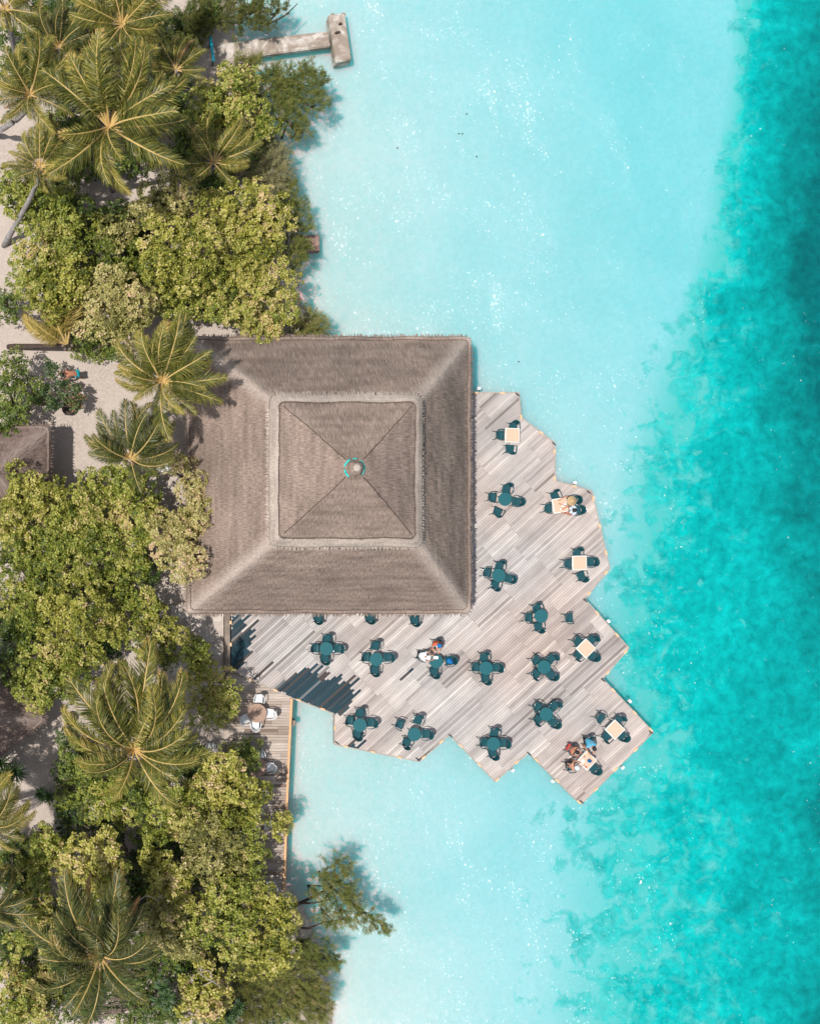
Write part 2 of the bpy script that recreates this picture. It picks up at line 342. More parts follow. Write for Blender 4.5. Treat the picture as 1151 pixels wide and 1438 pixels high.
# ================================================================ PLANKED DECKS
def plank_deck(name,polys_px,ang,width,gap,z,matname,parent,bundle=8,seg=(2.4,4.2),wets=(),specks=0,tone=(.53,.165),z_px=DZ,grp_amt=.16):
    poly=[tuple(P(a,c,z_px)[:2]) for a,c in polys_px]; ca,sa=math.cos(ang),math.sin(ang)
    rot=[(x*ca+y*sa,-x*sa+y*ca) for x,y in poly]; wetp=[[(x*ca+y*sa,-x*sa+y*ca) for x,y in W2(wp)] for wp in wets]
    def cross(pl,yy):
        xs=[]
        for i in range(len(pl)):
            x1,y1=pl[i]; x2,y2=pl[i-1]
            if (y1>yy)!=(y2>yy): xs.append(x1+(yy-y1)*(x2-x1)/(y2-y1))
        return sorted(xs)
    y0=min(p[1] for p in rot); y1=max(p[1] for p in rot); y=y0+.002; V=[];T=[];Wt=[];UV=[]; k=0
    r=random.Random(11); joints=[]; btone={}
    while y<y1:
        if k%bundle==0:
            joints=[]; x=-60+r.uniform(0,4)
            while x<80: joints.append(x); x+=r.uniform(*seg)
            btone={}
        ya,yb=y,y+width-gap; A=cross(rot,ya); B=cross(rot,yb)
        if len(A)!=len(B):
            mm=cross(rot,(ya+yb)/2); A=B=mm
        wi=[]
        for wp in wetp:
            c=cross(wp,(ya+yb)/2)
            for q in range(0,len(c)-1,2): wi.append((c[q]-r.uniform(-.1,.3),c[q+1]+r.gauss(.05,.32)+(.7*r.random() if r.random()<.2 else 0)))
        for q in range(0,len(A)-1,2):
            s0=(A[q]+B[q])/2; s1=(A[q+1]+B[q+1])/2
            jc=sorted(set([j for j in joints if s0+.15<j<s1-.15])); cuts=[s0]+jc+[s1]
            for e in range(len(cuts)-1):
                a,c=cuts[e],cuts[e+1]; key=round(a,2) 
                if e not in btone: btone[e]=r.gauss(0,grp_amt)
                t=max(0,min(1,r.gauss(tone[0],tone[1])+btone[e]*.6))
                pts=sorted(set([a,c]+[p for w_ in wi for p in w_ if a<p<c]))
                for h in range(len(pts)-1):
                    g,l=pts[h],pts[h+1]; mid=(g+l)/2; wet=1.0 if any(w_[0]<=mid<=w_[1] for w_ in wi) else 0.0
                    if wet and r.random()<.14: wet=.7
                    xa0=A[q] if g==s0 else g+(.004 if h==0 else 0); xb0=B[q] if g==s0 else g+(.004 if h==0 else 0)
                    xa1=A[q+1] if l==s1 else l-(.004 if h==len(pts)-2 else 0); xb1=B[q+1] if l==s1 else l-(.004 if h==len(pts)-2 else 0)
                    V.append([(xa0,ya),(xa1,ya),(xb1,yb),(xb0,yb)]); T.append(t); Wt.append(wet)
        y+=width; k+=1
    b=MB(); tt=[];ww=[];uv=[]
    for q,t,w_ in zip(V,T,Wt):
        zz=z+random.uniform(-.003,.003)
        pts=[(x*ca-yy*sa,x*sa+yy*ca) for x,yy in q]
        b.add([(x,yy,zz) for x,yy in pts]+[(x,yy,zz-.035) for x,yy in pts],[(0,1,2,3),(0,4,5,1),(2,6,7,3),(1,5,6,2),(3,7,4,0)])
        tt+=[t]*8; ww+=[w_]*8; uv+=q+q
    b.a={'tint':tt,'wet':ww}; o=b.build(name,matname,parent)
    me=o.data; ul=me.uv_layers.new(name='UVMap'); li=np.empty(len(me.loops),dtype=np.int32); me.loops.foreach_get('vertex_index',li)
    ul.data.foreach_set('uv',np.array(uv,dtype=np.float32)[li].ravel()); return o

DECK=[(640,552),(728,552),(731,587),(778,622),(778,675),(830,690),(855,798),(820,841),(882,910),(845,953),(916,1028),(815,1129),(741,1056),(695,1097),(631,1031),(588,1069),(470,1045),(470,1002),(411,980),(380,966),(352,954),(325,940),(325,845),(640,845)]
WETS=[[(325,862),(343,862),(349,878),(353,888),(346,905),(352,915),(340,930),(332,942),(325,939)],
 [(386,968),(410,948),(424,938),(440,941),(452,950),(470,952),(484,962),(495,975),(492,992),(484,1002),(471,1004),(440,990),(411,979)],
 [(484,1048),(492,1039),(506,1041),(503,1053)],[(562,955),(566,949),(573,946),(569,953)],[(360,947),(368,941),(371,946),(363,951)]]
deck=empty('sun_deck',P(690,850,0),0,'weathered diagonal plank sun deck with zigzag edge standing over the lagoon','deck')
deck_o=deck.location.copy()
def underparent(o,par): o.parent=par; o.matrix_parent_inverse=Matrix.Translation(-par.location); return o
pl=plank_deck('planking',DECK,R(42),.135,.012,DZ,'plank',None,9,(1.9,4.6),WETS); underparent(pl,deck)
dw=W2(DECK); n=len(dw); edge_idx=range(0,21)
b=MB(); fb=MB()
for i in edge_idx:
    a=Vector((*dw[i],0)); c=Vector((*dw[(i+1)%n],0))
    if i==0: a=Vector((*W2([(655,552)])[0],0))
    d=(c-a); L=d.length; t=d/L; nrm=Vector((t.y,-t.x,0)); rz=math.atan2(t.y,t.x); mid=(a+c)/2
    # polygon is clockwise on the ground plan, outward normal is to the left of travel
    out=-nrm
    q=mid+out*.02; b.box((q.x,q.y,DZ-.02),(L+.02,.06,.07),rz)
    q=mid+out*.0; fb.box((q.x,q.y,DZ-.2),(L,.05,.28),rz)
underparent(b.build('edge_board','whitewood' if 'whitewood' in MAT else 'deadwood'),deck)
underparent(fb.build('fascia','bark_dark'),deck)
LAMPS=[(667,552),(705,551),(731,586),(759,608),(779,634),(777,672),(805,684),(832,700),(841,739),(851,776),(851,805),(824,832),(837,861),(866,891),(878,916),(851,943),(860,969),(890,1001),(914,1023),(892,1053),(864,1081),(837,1109),(812,1126),(781,1097),(753,1067),(724,1069),(698,1095),(671,1075),(646,1048),(618,1040),(595,1064),(561,1062),(523,1057),(485,1049),(470,1022),(453,996),(419,984),(386,970),(353,955)]
lampbm=MB(); lampbm.box((0,0,0),(.26,.11,.07),0,0,.02); lampbm.box((0,0,-.07),(.12,.07,.08),0,1)
lamp0=None
def nearest_edge_angle(x,y):
    best=None
    for i in range(n):
        a=Vector(dw[i]); c=Vector(dw[(i+1)%n]); d=c-a; t=max(0,min(1,(Vector((x,y))-a).dot(d)/d.length_squared)); q=a+d*t; e=(Vector((x,y))-q).length
        if best is None or e<best[0]: best=(e,math.atan2(d.y,d.x),q,Vector((-d.y,d.x)).normalized())
    return best
for (a,c) in LAMPS:
    w=P(a,c); e,ang,q,nn=nearest_edge_angle(w.x,w.y)
    if lamp0 is None: lamp0=lampbm.build('lamp',['amber','darkmetal']); o=lamp0
    else: o=lamp0.copy(); COL.objects.link(o)
    o.location=(q.x,q.y,DZ+.045); o.rotation_euler=(0,0,ang); underparent(o,deck)
fl0=None
for (a,c) in [(671,546),(805,678),(852,872),(882,984),(872,1077),(774,1096),(718,1081)]:
    w=P(a,c,.9); e,ang,q,nn=nearest_edge_angle(w.x,w.y)
    if fl0 is None:
        m=MB(); m.box((0,0,0),(.2,.16,.14),0,0,.03); m.box((0,-.14,-.02),(.04,.26,.04),0,1); fl0=m.build('floodlight',['whitepaint','darkmetal']); o=fl0
    else: o=fl0.copy(); COL.objects.link(o)
    d=(Vector((w.x,w.y))-q); o.location=(w.x,w.y,DZ-.16); o.rotation_euler=(0,0,math.atan2(d.y,d.x)-math.pi/2); underparent(o,deck)
cl0=None
for (a,c) in [(726,554),(826,691),(821,843),(846,955),(913,1028),(816,1126),(742,1058),(632,1033),(586,1066),(473,1043),(777,623)]:
    w=P(a,c)
    if cl0 is None:
        m=MB(); m.box((0,0,.02),(.2,.07,.04),0,0,.01); m.box((0,0,.055),(.3,.045,.03),0,0,.01); cl0=m.build('cleat','darkmetal'); o=cl0
    else: o=cl0.copy(); COL.objects.link(o)
    o.location=(w.x,w.y,DZ); o.rotation_euler=(0,0,R(-40)); underparent(o,deck)
po0=None
for (a,c) in [(670,560),(722,560),(772,628),(772,670),(824,697),(846,795),(812,841),(872,910),(836,953),(905,1027),(815,1118),(742,1045),(695,1086),(631,1021),(585,1058),(480,1038),(478,1005),(420,975),(700,700),(700,800),(760,900),(700,960),(600,960),(520,980),(620,1010),(780,1000)]:
    w=P(a,c,DZ)
    if po0 is None: m=MB(); m.tube([(0,0,-1.3),(0,0,DZ-.05)],.1,10); po0=m.build('post','bark_dark'); o=po0
    else: o=po0.copy(); COL.objects.link(o)
    o.location=(w.x,w.y,0); underparent(o,deck)

# boardwalk
BW=[(322,941),(352,955),(380,967),(410,981),(407,1040),(403,1120),(401,1180),(399,1252),(318,1252),(320,1020),(316,962)]
bw=empty('boardwalk',P(365,1100,0),0,'narrow brown boardwalk of crosswise planks with orange edging beside the water','boardwalk')
o=plank_deck('planking',BW,0,.155,.014,DZ-.12,'plank_brown',None,3,(1.4,3.2),(),tone=(.55,.2),z_px=DZ-.12,grp_amt=.35); underparent(o,bw)
b=MB(); ep=[P(x,y,DZ-.1) for x,y in [(409.5,981),(406.5,1040),(403,1120),(401,1180),(399,1252)]]
for a,c in zip(ep,ep[1:]):
    d=c-a; m_=(a+c)/2; b.box((m_.x,m_.y,DZ-.12),(d.length,.12,.14),math.atan2(d.y,d.x))
underparent(b.build('edge_beam','orange'),bw)
b=MB(); q=P(412,1014,.6); b.box((q.x,q.y,.6),(.18,.32,.7),0,0,.02); underparent(b.build('ladder_box','wallconc'),bw)
m=MB()
for yy in (990,1070,1150,1245): w=P(400,yy); m.tube([(w.x,w.y,-1),(w.x,w.y,DZ-.2)],.09,8)
underparent(m.build('post','bark_dark'),bw)

# terrace slab and its low wall
t=MB(); tp=W2([(240,850),(314,850),(314,962),(292,975),(240,975)],.95); t.prism(tp[::-1],.5,.95)
tag(t.build('terrace','terrace'),kind='structure')
w=empty('low_wall',P(319.5,905,.8),0,'low brown concrete wall between pale terrace and dark wet deck planks','wall')
b=MB(); a,c=P(319.5,850,1.3),P(319.5,944,1.3); b.box(((a.x+c.x)/2,(a.y+c.y)/2,1.0),(.30,abs(a.y-c.y),.65),0,0,.03); underparent(b.build('wall_body','wallconc'),w)
for yy in (874,905,938):
    q=P(324.5,yy,1.3); b=MB(); b.box((q.x-.02,q.y,1.345),(.12,.2,.06),0,0,.015); underparent(b.build('lamp','amber'),w)

# ================================================================ PAVILION
def roofring(hx,hy,rc,nside=44,ncor=8):
    """closed ring of points of a rounded rectangle, plus side id / lateral coord / hip closeness"""
    out=[]
    corners=[(hx-rc,hy-rc,0),(-(hx-rc),hy-rc,90),(-(hx-rc),-(hy-rc),180),(hx-rc,-(hy-rc),270)]
    for k,(cx,cy,a0) in enumerate(corners):
        for j in range(ncor+1):
            th=R(a0+90*j/ncor); out.append((cx+rc*math.cos(th),cy+rc*math.sin(th),j/ncor))
        nx_=corners[(k+1)%4]; th=R(a0+90); sx,sy=cx+rc*math.cos(th),cy+rc*math.sin(th); ex,ey=nx_[0]+rc*math.cos(th),nx_[1]+rc*math.sin(th)
        for j in range(1,nside): out.append((sx+(ex-sx)*j/nside,sy+(ey-sy)*j/nside,None))
    return out
def thatch_surface(name,prof,mats,parent,cx,cy,aspect=1.0,hipw=0.0,hipline=False,amp=.03,fringe=(),ncor=8,nside=44,seed=3,wob=0.0):
    """prof: list of (half, z, corner radius, mat, lineflag)"""
    r=random.Random(seed); b=MB(); V=[];hip=[];line=[];rows=[]
    for (h,z,rc,mi,lf) in prof:
        ring=roofring(h,h*aspect,min(rc,h*.98),nside,ncor); row=[]
        for (x,y,cj) in ring:
            k=len(V); row.append(k)
            nz=r.uniform(-amp,amp)*(1 if not lf else .3)
            wv=.03*math.sin(x*.9+y*.6+z)+.02*math.sin(y*1.3-x*.5)
            wo=1+wob/max(h,.5)*(math.sin(x*2.3+y*1.1+seed)+.7*math.sin(y*3.9-x*1.7+seed*2)+.4*math.sin(x*8.1+y*6.7))*(.5 if h>5 else 1)
            V.append((cx+x*wo+r.uniform(-amp,amp)*.6,cy+y*wo+r.uniform(-amp,amp)*.6,z+nz+wv*min(1,h)))
            ax,ay=abs(x),abs(y)/aspect; m_=max(ax,ay); d=abs(ax-ay)
            hp=max(0,1-d/(.38+.5*hipw)) if hipw>0 else 0
            hip.append(hp*hipw); line.append(1.0 if lf else 0.0)
        rows.append(row)
    F_=[];MI=[]
    for i in range(len(rows)-1):
        n_=len(rows[i])
        for k in range(n_):
            F_.append((rows[i][k],rows[i][(k+1)%n_],rows[i+1][(k+1)%n_],rows[i+1][k])); MI.append(prof[i+1][3])
    if prof[-1][0]<.6: F_.append(tuple(rows[-1])); MI.append(prof[-1][3])
    # straw ends hanging past the edges
    for (h,z,rc,ln,dens,mi) in fringe:
        ring=roofring(h,h*aspect,rc,nside,ncor); n_=len(ring)
        for k in range(n_):
            x0,y0,_=ring[k]; x1,y1,_=ring[(k+1)%n_]; L=math.hypot(x1-x0,y1-y0)
            for _q in range(max(1,int(L*dens))):
                t=r.random(); x=x0+(x1-x0)*t; y=y0+(y1-y0)*t; nrm=Vector((y1-y0,-(x1-x0),0)).normalized() if L>0 else Vector((x,y,0)).normalized()
                l=ln*r.uniform(.3,1.1); tdir=Vector((-nrm.y,nrm.x,0)); w_=r.uniform(.02,.05); jit=tdir*r.uniform(-.05,.05)
                p0=Vector((cx+x,cy+y,z+.04)); o=len(V)
                for q in (p0-tdir*w_-nrm*.12,p0+tdir*w_-nrm*.12,p0+nrm*l+jit+tdir*w_*.3-Vector((0,0,l*.9)),p0+nrm*l+jit-tdir*w_*.3-Vector((0,0,l*.9))): V.append(tuple(q)); hip.append(0); line.append(0)
                F_.append((o,o+1,o+2,o+3)); MI.append(mi)
    b.v=V;b.f=F_;b.m=MI;b.a={'hip':hip,'line':line}
    o=b.build(name,mats,parent); me=o.data
    ul=me.uv_layers.new(name='UVMap'); data=[]
    for p in me.polygons:
        c=p.center; ns=abs(c.y-cy)/aspect>abs(c.x-cx)
        for vi in p.vertices:
            x,y,z=me.vertices[vi].co
            data+=[x if ns else y+50, (y-cy if ns else x-cx)+z*.4]
    ul.data.foreach_set('uv',data); return o
RCX,RCY=P(462,667,4.0)[:2]; ASP=.975
pav=empty('beach_pavilion',(RCX,RCY,0.6),0,'large square pavilion with two tiered grey brown thatched roof','pavilion')
def lerp(a,b,t): return a+(b-a)*t
prof=[(6.9,3.62,.5,0,0),(7.45,3.60,.3,0,0),(7.62,3.78,.3,0,0),(7.55,3.97,.28,0,0),(7.42,4.00,.26,0,0),(7.40,3.975,.25,0,1),(7.375,3.98,.25,0,1),(7.36,4.02,.25,0,0)]
for k in range(1,27):
    t=k/26; prof.append((lerp(7.33,3.3,t),lerp(4.02,8.25,t)+.16*math.sin(t*math.pi),.25+.2*t,0,0))
lower=thatch_surface('lower_roof',prof,['thatch','thatch_cap'],None,RCX,RCY,ASP,hipw=.9,amp=.012,fringe=[(7.6,3.8,.3,.20,30,0)],seed=3,wob=.035); underparent(lower,pav)
prof=[(3.2,7.95,.3,0,0),(3.62,7.98,.35,1,0),(3.76,8.2,.4,1,0),(3.72,8.42,.4,1,0),(3.5,8.62,.35,1,0),(3.34,8.70,.3,1,0),(3.315,8.66,.28,0,1),(3.285,8.66,.28,0,1),(3.26,8.72,.25,0,0)]
for k in range(1,19):
    t=k/18; prof.append((lerp(3.26,.38,t),lerp(8.72,10.35,t)+.07*math.sin(t*math.pi),.22-.05*t,0,0))
up=thatch_surface('upper_roof',prof,['thatch','thatch_cap'],None,RCX,RCY,1.0,hipw=.0,amp=.009,fringe=[(3.72,8.25,.4,.20,40,1)],seed=4,wob=.018); underparent(up,pav)
# stitched hip seams of the upper roof
for sx in (1,-1):
    for sy in (1,-1):
        m=MB(); pts=[]
        for k in range(15):
            t=k/14; h=lerp(3.16,.42,t); pts.append((RCX+sx*h*.985+random.uniform(-.02,.02),RCY+sy*h*.985+random.uniform(-.02,.02),lerp(8.80,10.38,t)+.07*math.sin(t*math.pi)+.03))
        m.tube(pts,.014,5); underparent(m.build('hip_seam','bark_dark'),pav)
# small crown cap with cyan rim
for a0,a1 in ((115,172),(188,238),(-38,58),(78,98)):
    m=MB(); m.tube([(RCX+.455*math.cos(R(a0+(a1-a0)*k/8)),RCY+.455*math.sin(R(a0+(a1-a0)*k/8)),10.36+.02*math.sin(k)) for k in range(9)],.045,6); underparent(m.build('cap_rim','cyantrim',None,True),pav)
cap=thatch_surface('cap',[(.30,10.3,.25,0,0),(.35,10.5,.3,0,0),(.33,10.72,.3,0,0),(.25,10.86,.24,0,0),(.2,10.9,.19,0,0)],['thatch','thatch'],None,RCX,RCY,1.0,amp=.03,fringe=[(.35,10.5,.28,.11,26,1)],nside=4,ncor=5); underparent(cap,pav)
m=MB(); m.lathe([(.17,10.86),(.18,10.96),(.14,11.0),(.06,11.02)],(RCX,RCY,0),18); underparent(m.build('finial','whitewash' if 'whitewash' in MAT else 'concrete'),pav)
m=MB(); m.box((RCX,RCY+.1,DZ+.02),(13.4,13.1,.30),0,0,.05); underparent(m.build('floor','wallconc'),pav)
m=MB(); pp0=None
for i in range(5):
    for j in range(5):
        if 0<i<4 and 0<j<4 and not (i in(1,3) and j in(1,3)): continue
        if pp0 is None: q=MB(); q.tube([(0,0,DZ+.1),(0,0,4.6)],.14,10); pp0=q.build('column','bark'); o=pp0
        else: o=pp0.copy(); COL.objects.link(o)
        o.location=(RCX+(i-2)*3.1,RCY+(j-2)*3.0,0); underparent(o,pav)

# huts at the left edge
def hut(cxp,cyp,half,ze,zt,label,mat,rot):
    c=P(cxp,cyp,ze); e=empty('thatched_hut',(0,0,0),0,label,'hut'); 
    prof=[(half-.3,ze-.3,.3,0,0),(half,ze-.15,.3,1,0),(half-.1,ze+.02,.3,1,0),(half-.22,ze,.28,0,1),(half-.26,ze+.03,.28,0,0)]
    for k in range(1,15):
        t=k/14; prof.append((lerp(half-.26,.25,t),lerp(ze+.03,zt,t),.28-.1*t,0,0))
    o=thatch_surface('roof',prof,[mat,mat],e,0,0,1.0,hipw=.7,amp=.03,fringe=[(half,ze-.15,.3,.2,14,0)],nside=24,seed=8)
    m=MB(); m.box((0,0,(ze+GZ)/2-.2),(half*1.5,half*1.5,ze-GZ-.2)); m.build('wall','wallconc',e)
    e.location=(c.x,c.y,0); e.rotation_euler=(0,0,rot); return e
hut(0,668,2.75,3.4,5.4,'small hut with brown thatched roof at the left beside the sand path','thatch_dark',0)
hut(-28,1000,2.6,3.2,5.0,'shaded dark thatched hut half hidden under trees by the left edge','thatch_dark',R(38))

# ================================================================ JETTY etc
def slab(name,px,z,th,mat,parent=None,sub=1):
    pts=[P(a,c,z) for a,c in px]; m=MB(); m.prism([(p.x,p.y) for p in pts][::-1],z-th,z)
    bm=bmesh.new(); o=m.build(name,mat,parent); bm.from_mesh(o.data)
    bmesh.ops.bevel(bm,geom=[e for e in bm.edges],offset=.05,segments=2,affect='EDGES'); bm.to_mesh(o.data); bm.free(); return o
je=empty('concrete_jetty',(0,0,0),0,'stained concrete T shaped jetty reaching into the lagoon at the top','jetty')
slab('walkway',[(272,69),(303,62.5),(380,52),(461,43.5),(464,65),(370,77.5),(282,88),(272,88)],.85,.35,'jetty',je)
slab('jetty_head',[(461,20.5),(484,19),(493.5,83),(471.5,88)],.9,.8,'jetty',je)
for (a,c) in [(466,25),(481,24),(488,80),(474,82),(420,60),(340,70)]:
    q=P(a,c,.3); m=MB(); m.tube([(q.x,q.y,-1.2),(q.x,q.y,.55)],.14,8); m.build('pile','wallconc',je)
for (a,c,s_) in [(474,45,.3),(478,33,.2)]:
    q=P(a,c,1); m=MB(); m.box((q.x,q.y,.95),(s_,.12,.12),random.uniform(0,.5),0,.04); m.build('dark_block','bark_dark',je)  # small dark blocks standing for dark marks on the jetty head
pf=slab('concrete_platform',[(415,330),(448.5,329),(449,354),(415,355)],0.8,.3,'platform'); tag(pf,'small square reddish concrete platform jutting out below shoreline trees into the lagoon','platform')
m=MB(); bm_=m
gate=empty('barrier_rail',(0,0,0),0,'bright turquoise painted rail laid across the landward end of the jetty','rail')
a,c=P(295.3,51,1.7),P(300.4,86,1.7); m.tube([a,a.lerp(c,.5)+Vector((0,0,.03)),c],.075,10); m.build('bar','turq',gate)
for t_ in (.12,.9):
    q=a.lerp(c,t_); m=MB(); m.tube([(q.x,q.y,.3),(q.x,q.y,1.68)],.05,8); m.build('upright','darkmetal',gate)

# ================================================================ FURNITURE
def gridpatch(fn,nu,nv,th):
    """thick curved panel: fn(u,v)->Vector, normal thickness th"""
    P0=[[Vector(fn(i/nu,j/nv)) for i in range(nu+1)] for j in range(nv+1)]
    v=[];f=[]
    for lay in (0,1):
        for j in range(nv+1):
            for i in range(nu+1):
                du=P0[j][min(i+1,nu)]-P0[j][max(i-1,0)]; dv=P0[min(j+1,nv)][i]-P0[max(j-1,0)][i]
                nn=du.cross(dv).normalized(); v.append(P0[j][i]-nn*th*lay)
    W_=nu+1; o=(nu+1)*(nv+1)
    for j in range(nv):
        for i in range(nu):
            a=j*W_+i; f.append((a,a+1,a+W_+1,a+W_)); f.append((o+a,o+a+W_,o+a+W_+1,o+a+1))
    for i in range(nu): f.append((i,o+i,o+i+1,i+1)); a=nv*W_+i; f.append((a,a+1,o+a+1,o+a))
    for j in range(nv): a=j*W_; f.append((a,a+W_,o+a+W_,o+a)); a=j*W_+nu; f.append((a,o+a,o+a+W_,a+W_))
    return v,f
def make_chair(name,mat):
    """armchair, backrest towards +X, origin on the floor"""
    e=empty(name,(0,0,0))
    # dished seat: front is -X
    def seat(u,v):
        x=-.25+.47*u; y=-.235+.47*v; xn=(x+.02)
        return (x,y*(1-.10*u),.425+.95*xn*xn*(1 if xn<0 else .5)+.10*y*y-(.06*max(0,(-.20-x)/.05)))
    v,f=gridpatch(seat,10,8,.02); MB().add(v,f).build('seat',mat,e,True)
    def back(u,v):
        th=R(-58+116*u); r_=.275; z=.50+.36*v; lean=.09*v
        top=.04*math.cos(th*1.4)*v
        return (-.02+lean+r_*math.cos(th)*.93,r_*math.sin(th)*.93,z+top)
    v,f=gridpatch(back,12,5,-.018); MB().add(v,f).build('backrest',mat,e,True)
    for s in (1,-1):
        m=MB(); m.tube([(-.20,s*.275,.42),(-.23,s*.29,.60),(-.16,s*.30,.665),(.0,s*.295,.67),(.15,s*.265,.68),(.20,s*.23,.70)],[.016,.018,.024,.026,.024,.02],8); m.build('armrest',mat,e,True)
        m=MB(); m.tube([(-.20,s*.22,.42),(-.25,s*.27,0)],[.024,.017],8); m.build('leg',mat,e,True)
        m=MB(); m.tube([(.16,s*.19,.44),(.27,s*.24,0)],[.024,.017],8); m.build('leg',mat,e,True)
    return e
def make_round(name,mat,r_,h,legmat):
    e=empty(name,(0,0,0)); m=MB(); m.lathe([(r_*.93,h-.035),(r_*.99,h-.03),(r_,h-.012),(r_*.99,h),(r_*.6,h+.001)],n=40); m.build('tabletop',mat,e)
    m=MB(); m.lathe([(.07,.06),(.045,.12),(.035,.4),(.05,h-.1),(.16,h-.03)],n=16); m.build('pedestal',legmat,e,True)
    for k in range(4):
        a=k*math.pi/2+.78; m=MB(); m.tube([(.04*math.cos(a),.04*math.sin(a),.12),(.2*math.cos(a),.2*math.sin(a),.07),(.30*math.cos(a),.30*math.sin(a),.015)],[.035,.028,.02],8); m.build('foot',legmat,e,True)
    return e
def make_square(name,a_,h):
    e=empty(name,(0,0,0)); m=MB(); m.box((0,0,h-.02),(a_,a_,.035),0,0,.03); m.build('tabletop','whitepaint',e)
    m=MB(); m.box((0,0,h),(a_-.09,a_-.09,.012),0,0,.004); m.build('inlay','beige',e)
    for sx in(1,-1):
        for sy in(1,-1):
            m=MB(); m.tube([(sx*(a_/2-.07),sy*(a_/2-.07),h-.035),(sx*(a_/2-.05),sy*(a_/2-.05),0)],[.028,.02],8); m.build('leg','whitepaint',e)
    return e
chairT=make_chair('armchair','teal'); chairW=make_chair('white_armchair','whiteplastic')
rt=make_round('round_table','teal_top',.375,.73,'teal'); wt=make_round('brown_round_table','browntop',.53,.74,'whitepaint'); st=make_square('square_table',.81,.74)
used=set()
def place(proto,x,y,z,rz,label,cat,group,zref=.6):
    o=proto if proto.name not in used else copy_tree(proto)
    used.add(proto.name)
    p=P(x,y,z+zref); o.location=(p.x,p.y,z); o.rotation_euler=(0,0,rz); tag(o,label,cat,group); return o
CG='dark teal armchairs on the sun deck'
TB=[ # kind,x,y,rot, table label, short phrase, chairs (x,y,backdir,side[,extra])
('s',719.4,611.3,-2,'beige square table nearest the deck top end, three chairs around','the topmost beige table',[(702.6,610.3,180,'left'),(721.5,599,87,'top'),(716.7,630.5,267,'bottom')]),
('r',709,701,0,'topmost dark teal round table, one chair pulled away below it','the topmost round table',[(691.5,697.8,176,'left'),(712,686.5,80,'top'),(726.5,704.3,-8,'right'),(699.4,719,247,'bottom, pulled away')]),
('s',786,709.7,9,'beige square table with white napkins where two people eat at the right','the napkin table',[(780,695.5,108,'top'),(770,713.5,181,'left'),(806.5,702.5,8,'upper right, under a hatted diner'),(811.3,716.2,2,'lower right, behind a diner in pale shirt')]),
('r',699.9,807.9,0,'dark teal round table closest to the right eave of the thatched roof','the round table beside the right eave',[(684.3,804.4,174,'left'),(702.1,795,80,'top'),(715,812.9,-14,'right'),(696,822,262,'bottom')]),
('s',813.5,790.5,1,'empty beige square table at the right bend of the deck edge','the empty beige table by the right bend',[(797.8,792,180,'left'),(811.2,777,82,'top'),(830,789.4,0,'right'),(817.3,809.4,291,'bottom')]),
('r',759.7,865.1,0,'dark teal round table with only three chairs in the middle right','the round table with three chairs',[(742.7,867.8,180,'left'),(754.8,854.4,105,'top'),(757,880.6,278,'bottom')]),
('s',822.5,910.7,45,'beige table turned like a diamond at the middle right corner','the diamond turned beige table at middle right',[(811.8,899.8,137,'upper left'),(831.6,899.8,45,'upper right'),(812.8,920.8,226,'lower left'),(832.4,920.9,317,'lower right')]),
('r',682.2,938.3,0,'dark teal round table just right of the blue bag table','the round table right of the blue bag',[(668.1,937.8,180,'left'),(680.4,923.6,88,'top'),(697,938.3,-3,'right'),(682.5,953,274,'bottom')]),
('r',763.8,936.7,0,'dark teal round table with diagonal chairs left of the middle right diamond table','the round table left of middle diamond table',[(753.5,927,135,'upper left'),(775,926,42,'upper right'),(753.5,947.5,226,'lower left'),(774.5,947.8,318,'lower right')]),
('r',766.8,1002.9,0,'dark teal round table with diagonal chairs above the lower diners','the round table above lower diners',[(755.5,992.8,137,'upper left'),(779,992,44,'upper right'),(756.4,1011.5,228,'lower left'),(777.8,1014.8,314,'lower right')]),
('r',692.7,1044.6,0,'dark teal round table in the pointed bottom bay of the deck','the round table in the bottom bay',[(679.7,1043.8,180,'left'),(694.9,1029.3,83,'top'),(706.8,1044.6,0,'right'),(692.9,1058.3,281,'bottom')]),
('s',863.2,1024.7,45,'beige diamond turned table with small white cup at the far right corner','the far right beige table',[(844,1008.5,138,'upper left, pulled away'),(869.5,1012.5,52,'upper right'),(852.5,1035.4,227,'lower left'),(874,1033.4,316,'lower right')]),
('s',823.9,1068.3,47,'white edged table crowded with dishes between three diners','the crowded dish table',[(834.6,1079.6,316,'lower right'),(828.5,1041,92,'top, under a diner in light blue'),(804.5,1054,152,'left, under a shirtless diner'),(801.8,1077.5,190,'lower left, under a diner in a cap')]),
('r',458.3,911,0,'leftmost dark teal round table, above the large wet patch','the leftmost round table',[(443.2,911,179,'left'),(459.9,898,87,'top'),(474.6,911.4,-2,'right'),(456.7,925.2,272,'bottom')]),
('r',528.3,926.1,0,'dark teal round table midway between the leftmost one and the blue bag table','the round table right of leftmost group',[(514.2,923.8,177,'left'),(527.6,907,86,'top, pulled back'),(545,923.8,4,'right'),(526.7,941.6,271,'bottom')]),
('r',612.6,929.1,0,'dark teal round table with white paper where a coral shirted person sits','the table with the blue bag',[(610.4,944.4,275,'bottom'),(632.2,928.4,12,'right, holding a blue bag'),(593,921.5,165,'left, under a person in white'),(613.5,905,92,'top, under a person in coral')]),
('r',505.3,1018.3,0,'dark teal round table by the lower left deck corner below the wet patch','the round table at lower left corner',[(506.2,1001.7,88,'top'),(491.6,1012.9,178,'left'),(521.3,1015.8,-1,'right'),(502.3,1031.4,272,'bottom')]),
('r',581.8,1031.4,0,'dark teal round table near the bottom notch with two chairs pulled away','the round table near the bottom notch',[(587.5,1011.5,76,'top, pulled back'),(598.8,1031.8,-3,'right'),(571.5,1043.8,248,'lower left'),(561.7,1017.6,158,'upper left, pulled away')]),
]
TPOS=[]
